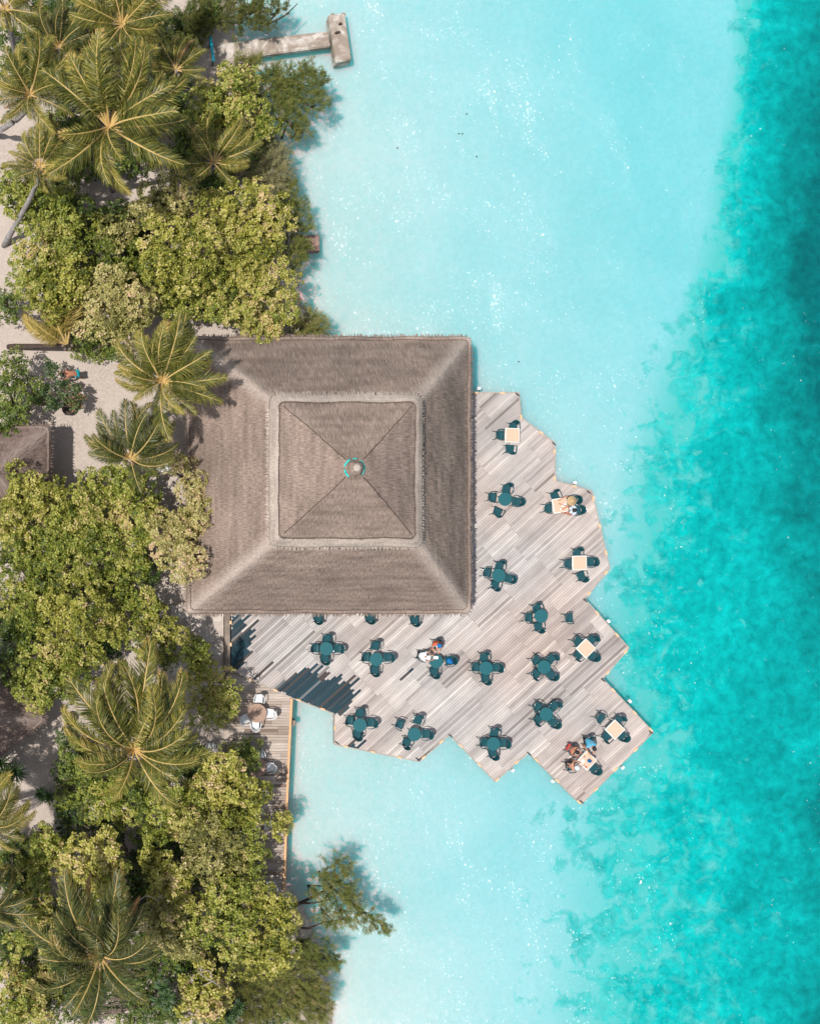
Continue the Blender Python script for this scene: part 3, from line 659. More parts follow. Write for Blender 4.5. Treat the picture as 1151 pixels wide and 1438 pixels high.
for kd,x,y,rot,lab,ph,chs in TB:
    place(st if kd=='s' else rt,x,y,DZ,R(rot),lab,'table','beige square tables on the deck' if kd=='s' else 'round teal tables on the deck',.74)
    for c in chs:
        place(chairT,c[0],c[1],DZ,R(c[2]),'dark teal armchair at %s, %s'%(ph,c[3]),'chair',CG)
place(chairT,799.7,868.5,DZ,R(186),'dark teal armchair standing alone with no table at the middle right','chair',CG)
for x,y,d,l in [(447,868.5,270,'leftmost of three dark teal armchairs half under the lower roof eave'),(519.7,868,277,'middle one of three dark teal armchairs half under the lower eave'),(583,871.5,273,'rightmost of three dark teal armchairs half under the lower roof eave')]:
    place(chairT,x,y,DZ,R(d),l,'chair',CG)
WG='white plastic armchairs along the boardwalk'; BZ=DZ-.12
place(wt,361,1001.5,BZ,0,'large round brown table with four white chairs on the boardwalk','table','brown round tables on the boardwalk',.74)
place(wt,361,1078,BZ,0,'large round brown table half covered by leaves lower on the boardwalk','table','brown round tables on the boardwalk',.74)
for x,y,d,l in [(364,982,85,'white plastic armchair at the top of the open brown table'),(379.5,1003,0,'white plastic armchair at the right of the open brown table'),(359,1018.5,268,'white plastic armchair at the bottom of the open brown table'),(344.5,1011,200,'white plastic armchair at the lower left of the open brown table'),
  (365,1060,95,'white armchair above the leaf covered brown table'),(380,1078.5,2,'white armchair at the right of the leaf covered brown table'),(363,1140,100,'white armchair peeking out of bushes midway down the boardwalk'),(377,1160,10,'white armchair under an overhanging branch near the orange edging'),(381,1246,0,'white armchair at the dark bottom end of the boardwalk')]:
    place(chairW,x,y,BZ,R(d),l,'chair',WG)
place(chairW,296,1050,GZ,R(95),'single white armchair on the sand between bushes and boardwalk','chair',WG)
place(chairW,231,656,GZ,R(100),'white armchair on sand below the fronds beside the pavilion roof','chair',WG)

def small(name,px,py,z,fn,mat,label,cat,rz=0,smooth=False,group=None):
    m=MB(); fn(m); o=m.build(name,mat,None,smooth); p=P(px,py,z); o.location=p; o.rotation_euler=(0,0,rz); return tag(o,label,cat,group)
TZ=DZ+.748
plate=lambda r_: (lambda m: m.lathe([(r_*.5,0),(r_*.6,.004),(r_,.018),(r_*.97,.022),(r_*.55,.009)],n=20))
cup=lambda r_,h_: (lambda m: m.lathe([(r_*.7,0),(r_,h_),(r_*.86,h_),(r_*.6,.01)],n=16))
def napk(a,c_): return lambda m: m.box((0,0,.006),(a,c_,.012),0,0,.004)
small('napkin',791.5,709.5,TZ,napk(.26,.17),'whitecloth','larger folded white napkin on the beige table of the hatted diner','napkin',R(10),group='napkins')
small('napkin',787.5,715,TZ,napk(.13,.09),'whitecloth','small white paper scrap on the beige table of the hatted diner','napkin',R(40),group='napkins')
small('cup',857.8,1029.5,TZ,cup(.045,.09),'whiteplastic','small white cup on the far right beige table','cup')
small('napkin',611.5,923.5,TZ-.01,napk(.28,.16),'whitecloth','white paper lying on the round table before the coral shirted person','paper',R(-3))
pl_=[(817,1069,.12,'whiteplastic','white plate at the left corner of the crowded dish table'),(829.5,1062.8,.08,'beige','small tan dish at the top side of the crowded dish table'),(820,1062.5,.055,'browntop','small brown bowl at the upper left of the crowded dish table'),(822.5,1077,.05,'redcloth','tiny red sauce dish at the bottom corner of the crowded dish table'),(819.5,1075,.05,'browntop','tiny brown dish beside the red sauce dish on crowded table')]
for x,y,r_,mt,l in pl_: small('dish',x,y,TZ+.002,plate(r_),mt,l,'dish',group='dishes on the crowded table')
small('jug',825.8,1068,TZ+.002,lambda m:(m.lathe([(.05,0),(.085,.03),(.10,.12),(.07,.2),(.055,.2),(.04,.05)],n=18),m.tube([(.09,0,.15),(.15,0,.14),(.14,0,.06),(.09,0,.05)],.014,6)),'blue','bright blue jug in the middle of the crowded dish table','jug')
small('glass',829,1071,TZ+.002,cup(.04,.1),'whiteplastic','white drinking cup just beside the bright blue jug','cup')
def bag(m):
    v=[];f=[]; prof=[(.05,0),(.17,.02),(.2,.12),(.15,.22),(.04,.27)]
    n_=14
    for r_,z in prof:
        for k in range(n_): th=2*math.pi*k/n_; rr=r_*(1+.12*math.sin(3*th+z*9)); v.append((rr*math.cos(th)*1.05,rr*math.sin(th)*.8,z))
    for i in range(4):
        for k in range(n_): f.append((i*n_+k,i*n_+(k+1)%n_,(i+1)*n_+(k+1)%n_,(i+1)*n_+k))
    f.append(tuple(range(n_-1,-1,-1))); f.append(tuple(4*n_+k for k in range(n_))); m.add(v,f); m.tube([(-.08,0,.25),(-.05,0,.36),(.05,0,.36),(.08,0,.25)],.012,6)
small('bag',630.5,928,DZ+.45,bag,'blue','bright blue bag resting on the seat of a teal armchair','bag',R(-30),True)

# potted plants and a stone
def pot(px,py,r_,label):
    e=empty('plant_pot',P(px,py,GZ),0,label,'pot'); m=MB(); m.lathe([(r_*.7,0),(r_*.9,r_*.9),(r_,r_),(r_*.88,r_),(r_*.86,r_*.8)],n=20); m.build('pot_wall','pot',e,True)
    m=MB(); m.lathe([(r_*.5,r_*.7),(r_*.86,r_*.82),(.01,r_*.84)],n=16); m.build('soil','bark_dark',e); return e
pot(97.5,575,.38,'black plant pot on sand at the foot of a thin leafy shrub')
pot(99.5,1007,.34,'dark round pot on the sand path left of a windswept palm')

# ================================================================ PEOPLE
def skin_obj(name,verts,edges,rad,mat,parent,root=0,sub=2):
    me=bpy.data.meshes.new(name); me.from_pydata(verts,edges,[]); o=bpy.data.objects.new(name,me); COL.objects.link(o)
    md=o.modifiers.new('s','SKIN'); md.use_smooth_shade=True; me.skin_vertices[0] if me.skin_vertices else None
    if not me.skin_vertices: 
        me.attributes
    sv=me.skin_vertices[0].data
    for i,r_ in enumerate(rad):
        sv[i].radius=(r_,r_) if isinstance(r_,(int,float)) else r_
        sv[i].use_root=(i==root)
    sm=o.modifiers.new('b','SUBSURF'); sm.levels=sub; sm.render_levels=sub
    dg=bpy.context.evaluated_depsgraph_get(); dg.update()
    me2=bpy.data.meshes.new_from_object(o.evaluated_get(dg)); o.modifiers.clear(); o.data=me2
    me2.materials.clear(); me2.materials.append(MAT[mat])
    for p in me2.polygons: p.use_smooth=True
    o.parent=parent; return o
def hand(V,E,Rr,iw,wrist,d,side):
    """palm and five curled fingers growing from wrist vertex"""
    d=Vector(d).normalized(); up=Vector((0,0,1)); s=d.cross(up).normalized()*side
    pm=len(V); V.append(tuple(Vector(wrist)+d*.055)); E.append((iw,pm)); Rr.append((.036,.018))
    for k,(off,ln) in enumerate([(-.030,.070),(-.010,.082),(.010,.076),(.029,.058)]):
        a=Vector(wrist)+d*.095+s*off; b_=a+d*ln*.55+Vector((0,0,-.008)); c=b_+d*ln*.4+Vector((0,0,-.022))
        i=len(V); V+= [tuple(a),tuple(b_),tuple(c)]; E+=[(pm,i),(i,i+1),(i+1,i+2)]; Rr+=[.011,.0095,.008]
    a=Vector(wrist)+d*.04-s*.045; b_=a+d*.04-s*.02; i=len(V); V+=[tuple(a),tuple(b_)]; E+=[(pm,i),(i,i+1)]; Rr+=[.012,.010]
def person(px,py,z,rz,label,pose='sit',skin='skin',shirt=None,shorts='blackcloth',hair=True,hat=None,lean=.08,reach=1.0,long_shirt=False,headturn=0,scale=1.0):
    e=empty('person',(0,0,0),0,label,'person')
    if pose=='sit':
        pel=(0,0,.53);wa=(0,.02+lean*.3,.70);ch=(0,.04+lean*.7,.93);nk=(0,.06+lean*1.1,1.10);hd0=(0,.085+lean*1.25,1.18);hd=(0,.10+lean*1.4,1.28);ht=(0,.09+lean*1.4,1.36)
        sh=lambda s:(s*.185,.05+lean*.85,1.03); el=lambda s:(s*.27,.20+lean,.83); wr=lambda s:(s*.15,.38+.10*reach+lean,.80)
        hp=lambda s:(s*.10,.05,.51); kn=lambda s:(s*.13,.46,.52); an=lambda s:(s*.12,.43,.10); to=lambda s:(s*.13,.58,.045)
    else:
        pel=(0,-.18,.88);wa=(0,0,.98);ch=(0,.22,1.06);nk=(0,.38,1.09);hd0=(0,.45,1.11);hd=(0,.53,1.12);ht=(0,.60,1.12)
        sh=lambda s:(s*.18,.31,1.05); el=lambda s:(s*.22,.42,.80); wr=lambda s:(s*.16,.62,.66)
        hp=lambda s:(s*.10,-.18,.84); kn=lambda s:(s*.11,-.02+.12*s,.47); an=lambda s:(s*.11,-.16+.2*s,.09); to=lambda s:(s*.12,.0+.2*s,.04)
    V=[pel,wa,ch,nk,hd0,hd,ht]; E=[(0,1),(1,2),(2,3),(3,4),(4,5),(5,6)]; Rr=[(.15,.11),(.13,.095),(.15,.10),(.055,.055),(.062,.062),(.085,.098),(.055,.062)]
    fd=Vector((0,1,0)) if pose=='sit' else Vector((0,.35,-.9)).normalized()
    # nose, ears
    i=len(V); V.append(tuple(Vector(hd)+fd*.112)); E.append((5,i)); Rr.append(.014)
    for s in (1,-1): i=len(V); V.append((hd[0]+s*.098,hd[1],hd[2])); E.append((5,i)); Rr.append(.016)
    for s in (1,-1):
        i=len(V); V+=[sh(s),el(s),wr(s)]; E+=[(2,i),(i,i+1),(i+1,i+2)]; Rr+=[.058,.042,.028]
        d=Vector(wr(s))-Vector(el(s)); hand(V,E,Rr,i+2,wr(s),d,s)
        j=len(V); V+=[hp(s),kn(s),an(s),to(s)]; E+=[(0,j),(j,j+1),(j+1,j+2),(j+2,j+3)]; Rr+=[.088,.058,.040,(.04,.028)]
    skin_obj('body',V,E,Rr,skin,e)
    if shirt:
        V=[tuple(Vector(pel)+Vector((0,0,.04))),wa,ch,(nk[0],nk[1],nk[2]-.035 if pose=='sit' else nk[2])]; E=[(0,1),(1,2),(2,3)]; Rr=[(.17,.135),(.165,.135),(.19,.155),(.085,.085)]
        for s in (1,-1):
            i=len(V); a=Vector(sh(s)); b_=Vector(el(s)); V+=[tuple(a),tuple(a.lerp(b_,1.0 if long_shirt else .62))]; E+=[(2,i),(i,i+1)]; Rr+=[.088,.068]
        skin_obj('shirt',V,E,Rr,shirt,e)
    V=[pel]; E=[]; Rr=[(.155,.115)]
    for s in (1,-1):
        i=len(V); a=Vector(hp(s)); b_=Vector(kn(s)); V+=[tuple(a),tuple(a.lerp(b_,.7))]; E+=[(0,i),(i,i+1)]; Rr+=[.104,.085]
    skin_obj('shorts',V,E,Rr,shorts,e)
    H=Vector(hd)+Vector((0,-.01,.02))
    if hair:
        m=MB(); n_=16; v=[];f=[]
        ax=Vector((0,-.15,1)).normalized() if pose=='sit' else Vector((0,.75,.65)).normalized()
        q=Vector((0,0,1)).rotation_difference(ax); rings=[(0,.128),(35,.132),(65,.134),(90,.13),(108,.115)]
        for (el_,rr) in rings:
            for k in range(n_):
                th=2*math.pi*k/n_; p=Vector((rr*.88*math.sin(R(el_)+1e-3)*math.cos(th),rr*math.sin(R(el_)+1e-3)*math.sin(th),rr*math.cos(R(el_)))); v.append(tuple(H+q@p))
        for a in range(len(rings)-1):
            for k in range(n_): f.append((a*n_+k,(a+1)*n_+k,(a+1)*n_+(k+1)%n_,a*n_+(k+1)%n_))
        m.add(v,f); m.build('hair','hair',e,True)
    if hat:
        mt,brim=hat; m=MB(); c=(H.x,H.y,H.z+.03); m.lathe([(brim,.0),(brim*.98,.012),(.125,.03),(.12,.09),(.085,.125),(.02,.13)],c,24); m.build('hat',mt,e,True)
    if hat is None and not hair: pass
    p=P(px,py,z+1.0); e.location=(p.x,p.y,z); e.rotation_euler=(0,0,rz); e.scale=(scale,)*3; return e
# rz: facing +Y rotated; facing direction angle a (math) -> rz=a-90
def face(a): return R(a-90)
person(614,902.5,DZ,face(-88),'person in coral shirt and blue cap sitting above the round table','sit','skin','coral','whitecloth',True,('blue',.13),.02)
person(591,921,DZ,face(-10),'person in a white shirt leaning forward at the left of a round table','sit','skin','whitecloth','blackcloth',False,('whitecloth',.13),.16,1.2,True)
person(805,703,DZ,face(186),'person under a wide round straw hat at the napkin table','sit','skin','blackcloth','blackcloth',True,('straw',.27),.12)
person(811.5,716,DZ,face(184),'person in pale blue shirt with dark hair eating at the napkin table','sit','skin_tan','greycloth','greycloth',True,None,.18,1.2)
person(828.5,1040,DZ,face(-78),'person in light blue shirt with dark hair above the crowded dish table','sit','skin','skyblue','blackcloth',True,None,.22)
person(803,1052,DZ,face(-35),'shirtless sunburnt person in red shorts left of the crowded dish table','sit','skin_tan',None,'redcloth',True,None,.06)
person(801,1077,DZ,face(8),'person wearing a black and white cap at the lower left of dishes','sit','skin',None,'blackcloth',True,('greycloth',.14),.08)
person(103,525,GZ,face(186),'person with black hair and teal shorts bending forward on the open sand','bend','skin_tan',None,'tealcloth',True,None,scale=1.12)

# ================================================================ FOLIAGE
def unit(a): return a/np.maximum(1e-9,np.linalg.norm(a,axis=-1,keepdims=True))
def rosettes(C,Nn,nleaf,L,Wr,lift,tint,jit=.16):
    """leaf rosettes; returns (n,4,3), tint"""
    n=len(C); k=nleaf
    a=rng.uniform(0,2*np.pi,(n,1))+np.arange(k)[None]*2*np.pi/k+rng.normal(0,.25,(n,k))
    ref=np.where(np.abs(Nn[:,2:3])<.9,np.array([[0,0,1.]]),np.array([[1.,0,0]])); T=unit(np.cross(ref,Nn)); B=np.cross(Nn,T)
    li=R(lift)+rng.normal(0,.28,(n,k))
    D=(T[:,None]*np.cos(a)[...,None]+B[:,None]*np.sin(a)[...,None])*np.cos(li)[...,None]+Nn[:,None]*np.sin(li)[...,None]
    Sd=unit(np.cross(D,Nn[:,None]+rng.normal(0,.25,(n,k,3))))
    l=L*rng.uniform(.65,1.2,(n,k,1)); Cc=C[:,None]+D*.02
    v=np.stack([Cc,Cc+D*l*.6-Sd*l*Wr,Cc+D*l-Nn[:,None]*l*.12,Cc+D*l*.6+Sd*l*Wr],axis=2)
    t=np.clip(tint[:,None]+rng.normal(0,jit,(n,k)),0,1)
    return v.reshape(-1,4,3),t.reshape(-1)
def crown_leaves(blobs,leafL=.155,dens=24,lobe=(.32,.62),tint=.45,cover=1.0,nleaf=7):
    Cs=[];Ns=[];Ts=[]
    for (x,y,z,r) in blobs:
        pts=[]; tries=0; target=int(cover*3.1*r*r/(.55**2)*.62)+3
        while len(pts)<target and tries<target*30:
            tries+=1; a=rng.uniform(0,2*np.pi); d=r*np.sqrt(rng.uniform(0,1))
            wob=1+.22*math.sin(3*a+x)+.14*math.sin(5*a+y); d*=min(1.15,wob)
            p=(x+d*math.cos(a),y+d*math.sin(a)); 
            if all((p[0]-q[0])**2+(p[1]-q[1])**2>.56**2 for q in pts): pts.append((*p,d/r))
        for (lx,ly,dr) in pts:
            rl=rng.uniform(*lobe); lz=z-.6*r*dr**2+rng.uniform(-.75,.45)-rl*.4
            n=int(dens*2*np.pi*rl*rl)+4
            u=rng.normal(0,1,(n,3)); u=unit(u); u[:,2]=np.abs(u[:,2])*1.0-.25; u=unit(u)
            C=np.array([lx,ly,lz])+u*np.array([rl,rl,rl*.8])*rng.uniform(.62,1.12,(n,1))
            Cs.append(C); Ns.append(unit(u+np.array([0,0,.7])+rng.normal(0,.2,(n,3)))); Ts.append(np.clip(tint+rng.normal(0,.14)+rng.normal(0,.10,n),0,1))
        # inner leaves deeper in the crown
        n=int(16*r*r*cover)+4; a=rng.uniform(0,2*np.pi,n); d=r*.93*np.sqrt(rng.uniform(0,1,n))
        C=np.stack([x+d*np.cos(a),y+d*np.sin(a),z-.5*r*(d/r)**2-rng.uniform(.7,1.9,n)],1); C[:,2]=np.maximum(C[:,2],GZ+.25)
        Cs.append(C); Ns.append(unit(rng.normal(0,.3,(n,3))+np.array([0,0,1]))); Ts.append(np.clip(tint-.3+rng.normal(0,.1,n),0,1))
    C=np.concatenate(Cs); Nn=np.concatenate(Ns); T=np.concatenate(Ts)
    return rosettes(C,Nn,nleaf,leafL,.30,16,T)
def trunk(e,blobs,mat='bark',base=None,r0=.14):
    cx=sum(b_[0] for b_ in blobs)/len(blobs); cy=sum(b_[1] for b_ in blobs)/len(blobs); m=MB()
    b0=Vector((cx,cy,GZ-.1)) if base is None else base; zt=min(b_[2] for b_ in blobs)
    fork=Vector((cx+.1,cy-.1,GZ+max(.5,(zt-GZ)*.35))) if base is None else b0.lerp(Vector((cx,cy,zt)),.3)
    m.tube([b0,b0.lerp(fork,.5)+Vector((.08,.05,0)),fork],[r0,r0*.8,r0*.65],8)
    for (x,y,z,r) in blobs:
        for k in range(4):
            a=random.uniform(0,6.28); t=Vector((x+r*.6*math.cos(a),y+r*.6*math.sin(a),z-.5-.2*r)); mid=fork.lerp(t,.5)+Vector((random.uniform(-.2,.2),random.uniform(-.2,.2),.15))
            m.tube([fork,mid,t],[r0*.55,r0*.35,r0*.12],6)
    m.build('trunk',mat,e,True)
def broadleaf(label,mat,blobs_px,h,tint=.45,name='broadleaf_tree',cat='tree',cover=1.0,leafL=.175,base=None,group='broadleaf trees and bushes',nleaf=7,lobe=(.30,.60)):
    bl=[]; leafL=leafL*random.uniform(.78,1.06)
    for q in blobs_px:
        x,y,r=q[:3]; z=h+(q[3] if len(q)>3 else 0)+random.uniform(-.3,.3); p=P(x,y,z-.4); bl.append((p.x,p.y,z,M2(r,z)))
    e=empty(name,(0,0,0),0,label,cat,group)
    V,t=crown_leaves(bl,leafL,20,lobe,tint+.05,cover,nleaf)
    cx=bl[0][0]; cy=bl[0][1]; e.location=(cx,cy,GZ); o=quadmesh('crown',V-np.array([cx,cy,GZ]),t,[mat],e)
    before=set(o.name for o in bpy.data.objects)
    trunk(e,[(a-cx,c-cy,z-GZ+GZ,r) for a,c,z,r in bl],base=None)
    tr=[o for o in e.children if o.name.startswith('trunk')][0]; tr.location=(0,0,-GZ)
    return e
B=broadleaf
B('dark leafy bush between palm crowns at the very top','leaf_dark',[(95,8,28),(60,12,20)],3.6,.5)
B('green bush with round leaves below the top centre palm','leaf_green',[(212,62,30),(190,85,18),(150,75,14)],4.2,.55)
B('shaded dark bush between the large palm and the shoreline tree','leaf_dark',[(245,120,24),(262,185,24),(240,150,18),(255,225,20)],3.0,.6)
B('bright round leaved tree beside the landward end of the jetty','leaf_green',[(318,118,29),(300,150,34),(347,110,18),(345,150,34),(290,180,24),(370,178,18)],4.0,.58)
B('dark low bush behind the shoreline fronds','leaf_dark',[(340,210,22),(365,200,18),(300,245,16)],2.8,.5)
B('green bush filling the left edge below the leaning palm','leaf_green',[(20,262,28),(70,285,36),(100,300,26)],4.0,.5)
B('olive green tree over the left path corner','leaf_green',[(60,330,34),(50,365,30),(95,345,22),(40,395,26)],4.3,.55)
B('small dark tree poking in at the left edge above the open sand','leaf_dark',[(5,425,22)],3.5,.6)
B('yellow green tree above the yellow young palm','leaf_yellow',[(75,395,28),(100,385,26),(80,425,20)],4.6,.45)
B('pale olive tree with greyish leaves left of the roof top corner','leaf_pale',[(150,410,36),(185,430,30),(140,450,28),(175,462,24)],5.0,.5)
B('dark green bush under the pale olive tree','leaf_dark',[(118,462,20),(132,485,18),(150,490,12)],2.8,.6)
B('pale leaved tree just below the big upper palm','leaf_pale',[(215,285,24),(250,268,24),(190,305,18),(165,325,20)],4.2,.42)
B('dark mid canopy tree between the two pale trees','leaf_green',[(145,350,22),(180,370,26),(215,395,28),(115,365,18)],3.4,.35)
B('large yellow green tree with rusty leaves on top near the shore','leaf_yellow',[(340,285,40),(300,300,34),(385,300,30),(360,330,34)],4.6,.55)
B('broad yellow green tree in the middle of the upper grove','leaf_yellow',[(240,330,34),(275,345,34),(225,365,30),(265,385,34)],5.4,.42)
B('wide leafy tree over the small concrete platform','leaf_yellow',[(330,365,36),(370,375,34),(400,400,22),(340,405,30)],4.2,.5)
B('light green tree touching the top eave of the pavilion','leaf_green',[(385,430,32),(372,455,20),(345,440,22)],4.6,.8)
B('green tree just left of the tree at the top eave','leaf_green',[(290,405,30),(255,425,24),(310,430,22)],4.4,.55)
B('dark round tree against the left edge beside the sand clearing','leaf_dark',[(10,520,24),(20,560,34),(0,590,20)],4.2,.62)
B('yellow green tree covering the lower side of the small hut','leaf_yellow',[(40,690,34),(20,725,32),(70,700,22)],5.8,.46)
B('green tree between the small hut and the pavilion palm','leaf_green',[(115,700,28),(160,680,26),(150,715,28),(105,735,26)],4.8,.6)
B('bushy green tree under the lower pavilion palm','leaf_green',[(195,690,26),(205,730,28),(180,765,28)],4.6,.52)
B('pale yellow tree whose upper branch shades the roof left side','leaf_pale',[(262,668,20),(275,690,16),(245,650,12)],5.4,.62,cover=.8)
B('large pale yellow tree overlapping the left roof slope','leaf_pale',[(265,735,28),(285,725,20),(245,765,28),(230,745,20),(265,790,20)],5.8,.66,cover=.95)
B('olive green tree in the centre of the left grove','leaf_green',[(105,785,36),(140,770,30),(85,760,28)],5.2,.5)
B('large green tree along the left edge of the middle grove','leaf_green',[(25,800,38),(15,850,34),(50,840,28),(35,760,30)],5.0,.48)
B('sunlit yellow tree in the heart of the middle grove','leaf_yellow',[(105,845,38),(80,880,32),(135,870,28)],6.0,.46)
B('green tree right of the sunlit middle tree','leaf_green',[(165,830,26),(185,800,24),(175,880,28),(195,850,18)],4.6,.5)
B('low spreading green tree above the windswept palm','leaf_green',[(60,935,34),(100,950,32),(50,975,26),(110,915,28)],4.8,.55)
B('dark green tree at the left edge above the shaded hut','leaf_dark',[(15,905,28),(10,945,20)],4.2,.6)
B('thin airy tree on the sand left of the terrace','leaf_yellow',[(225,865,18),(210,900,18),(238,890,16),(232,922,14)],3.6,.38,cover=.62)
B('young green tree by the corner of the terrace','leaf_green',[(272,918,15),(282,940,12)],3.4,.5,cover=.75)
B('dense green tree beside the low terrace wall and boardwalk','leaf_green',[(285,975,28),(315,970,20),(300,1000,24),(322,995,14)],4.0,.66)
B('dark bush under the windswept palm on its left','leaf_dark',[(100,1060,20),(125,1080,26),(95,1090,16),(90,1120,16)],2.8,.55)
B('deep green tree below the windswept palm','leaf_green',[(145,1100,30),(175,1130,32),(130,1130,24),(200,1110,20)],3.8,.45)
B('shaded bush right of the windswept palm crown','leaf_dark',[(250,1055,26),(275,1075,20),(225,1080,20)],2.6,.5)
B('yellow green tree hanging over the boardwalk bushes','leaf_yellow',[(318,1085,25),(298,1110,26),(338,1108,18)],5.0,.6)
B('dark twiggy bush between the two brown tables','leaf_dark',[(340,1055,18),(350,1070,12)],3.0,.75,cover=.8)
B('broad green tree reaching over the middle of the boardwalk','leaf_yellow',[(345,1140,22),(320,1150,26),(362,1118,10)],4.6,.40)
B('sprig of light leaves hanging across the orange boardwalk edge','leaf_yellow',[(390,1158,13),(402,1165,6)],3.2,.5,cover=.7)
B('round crowned green tree left of the broad boardwalk tree','leaf_green',[(240,1120,30),(265,1150,30),(225,1160,26)],4.8,.62)
B('pale olive tree in the lower grove centre','leaf_pale',[(285,1170,30),(310,1200,32),(280,1215,26)],5.2,.36)
B('green tree beside the lower end of the boardwalk','leaf_green',[(345,1188,22),(352,1215,22),(338,1235,24)],4.6,.6)
B('bright yellow topped tree in the lower left grove','leaf_yellow',[(150,1205,26),(115,1220,32),(155,1235,26),(120,1250,24)],5.6,.64)
B('dark green tree left of the yellow topped tree','leaf_green',[(75,1200,24),(50,1225,22),(60,1180,14)],4.0,.45)
B('yellow green tree right of the deep shade gap','leaf_yellow',[(240,1240,28),(255,1275,22),(225,1220,16)],5.0,.55)
B('pale green tree over the lower palm right fronds','leaf_pale',[(240,1310,28),(225,1290,22),(260,1325,20)],4.8,.45)
B('wide green tree at the bottom of the boardwalk','leaf_yellow',[(393,1282,18),(360,1262,18),(365,1300,30),(400,1305,18)],4.8,.5)
B('dense green tree in the bottom centre of the grove','leaf_green',[(320,1265,32),(300,1300,30),(335,1315,28)],5.2,.58)
B('olive tree above the feathery trees at the bottom','leaf_yellow',[(370,1345,30),(340,1350,24),(395,1335,18)],4.8,.38)
B('small green bush between lower palm fronds and left edge','leaf_green',[(45,1290,26),(65,1310,20),(30,1325,18)],3.8,.6)
B('glossy green bush in the bottom left corner','leaf_green',[(35,1400,30),(20,1425,26),(60,1425,20),(15,1370,18)],3.6,.58,leafL=.19)
B('yellow leaved bush near the bottom beside spiky plants','leaf_yellow',[(290,1385,26),(300,1410,22),(270,1410,18)],3.8,.6)
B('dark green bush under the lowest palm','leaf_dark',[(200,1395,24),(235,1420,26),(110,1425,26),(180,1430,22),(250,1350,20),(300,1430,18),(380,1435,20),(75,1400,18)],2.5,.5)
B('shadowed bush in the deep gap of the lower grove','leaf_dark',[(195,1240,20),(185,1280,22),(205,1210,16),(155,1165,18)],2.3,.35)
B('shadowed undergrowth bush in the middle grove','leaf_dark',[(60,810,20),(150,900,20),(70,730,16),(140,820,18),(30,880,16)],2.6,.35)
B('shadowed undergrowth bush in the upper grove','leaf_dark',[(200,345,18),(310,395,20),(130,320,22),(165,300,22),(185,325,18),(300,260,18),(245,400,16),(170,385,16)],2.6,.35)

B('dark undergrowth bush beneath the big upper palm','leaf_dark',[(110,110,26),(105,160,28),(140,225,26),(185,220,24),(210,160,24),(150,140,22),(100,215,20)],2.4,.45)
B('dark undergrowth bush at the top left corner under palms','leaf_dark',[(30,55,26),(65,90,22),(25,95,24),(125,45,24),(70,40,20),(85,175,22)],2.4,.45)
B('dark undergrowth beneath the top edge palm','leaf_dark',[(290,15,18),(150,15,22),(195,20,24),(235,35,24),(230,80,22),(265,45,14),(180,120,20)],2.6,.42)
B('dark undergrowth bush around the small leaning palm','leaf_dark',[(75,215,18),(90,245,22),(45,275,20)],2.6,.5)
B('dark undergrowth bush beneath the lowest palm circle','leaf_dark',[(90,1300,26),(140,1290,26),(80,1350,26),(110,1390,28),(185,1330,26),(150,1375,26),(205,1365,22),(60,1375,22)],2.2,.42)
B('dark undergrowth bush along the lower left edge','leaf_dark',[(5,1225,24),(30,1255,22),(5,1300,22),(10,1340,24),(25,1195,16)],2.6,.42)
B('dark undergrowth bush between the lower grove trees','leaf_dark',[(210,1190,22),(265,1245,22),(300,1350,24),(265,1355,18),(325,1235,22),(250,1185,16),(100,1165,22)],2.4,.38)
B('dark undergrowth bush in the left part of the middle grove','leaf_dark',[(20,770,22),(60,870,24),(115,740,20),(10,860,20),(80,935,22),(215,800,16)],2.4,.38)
B('unseen tall tree added past the left edge to shade the lower sand path','leaf_green',[(-75,1075,38),(-70,1130,30),(-90,1030,36)],9.5,.5)  # off-frame tree, added only for its shade on the path
B('unseen tall tree added past the left edge to shade the lower hut','leaf_green',[(-75,970,40),(-95,920,36)],9.0,.5)  # second off-frame tree, added only to darken the lower hut
# plumeria with bare limbs and tufted leaves
e=empty('plumeria_tree',(0,0,0),0,'thin bare limbed tree with dark leaf tufts spreading over the open sand','tree')
tips=[(68,512,2.6),(79,519,2.6),(72,527,2.5),(83,538,2.7),(99,544,2.6),(93,541,2.4),(68,543,2.8),(75,563,3),(87,555,2.9),(80,568,2.7),(109,549,2.4),(100,561,2.7),(104,570,2.5),(96,565,2.3),(113,560,2.2),(62,550,2.9),(70,570,2.9),(110,571,2.3)]
base=P(38,566,1.9); m=MB(); C=[];T=[]
for x,y,z in tips:
    p=P(x,y,z); mid=base.lerp(p,.55)+Vector((random.uniform(-.15,.15),random.uniform(-.2,.2),.1)); m.tube([base,mid,p],[.05,.03,.015],6)
    for k in range(9): C.append(p+Vector([random.gauss(0,.13) for _ in range(3)])); T.append(random.uniform(.2,.75) if x<98 else random.uniform(.5,1))
g=P(25,575,GZ); m.tube([(g.x,g.y,GZ-.1),g.lerp(base,.5)+Vector((0,0,.2)),base],[.12,.09,.06],8); m.build('trunk','bark',e,True)
V,t=rosettes(np.array([tuple(c) for c in C]),unit(rng.normal(0,.3,(len(C),3))+np.array([0,0,1])),7,.2,.22,12,np.array(T)); quadmesh('crown',V,t,['leaf_plumeria'],e)
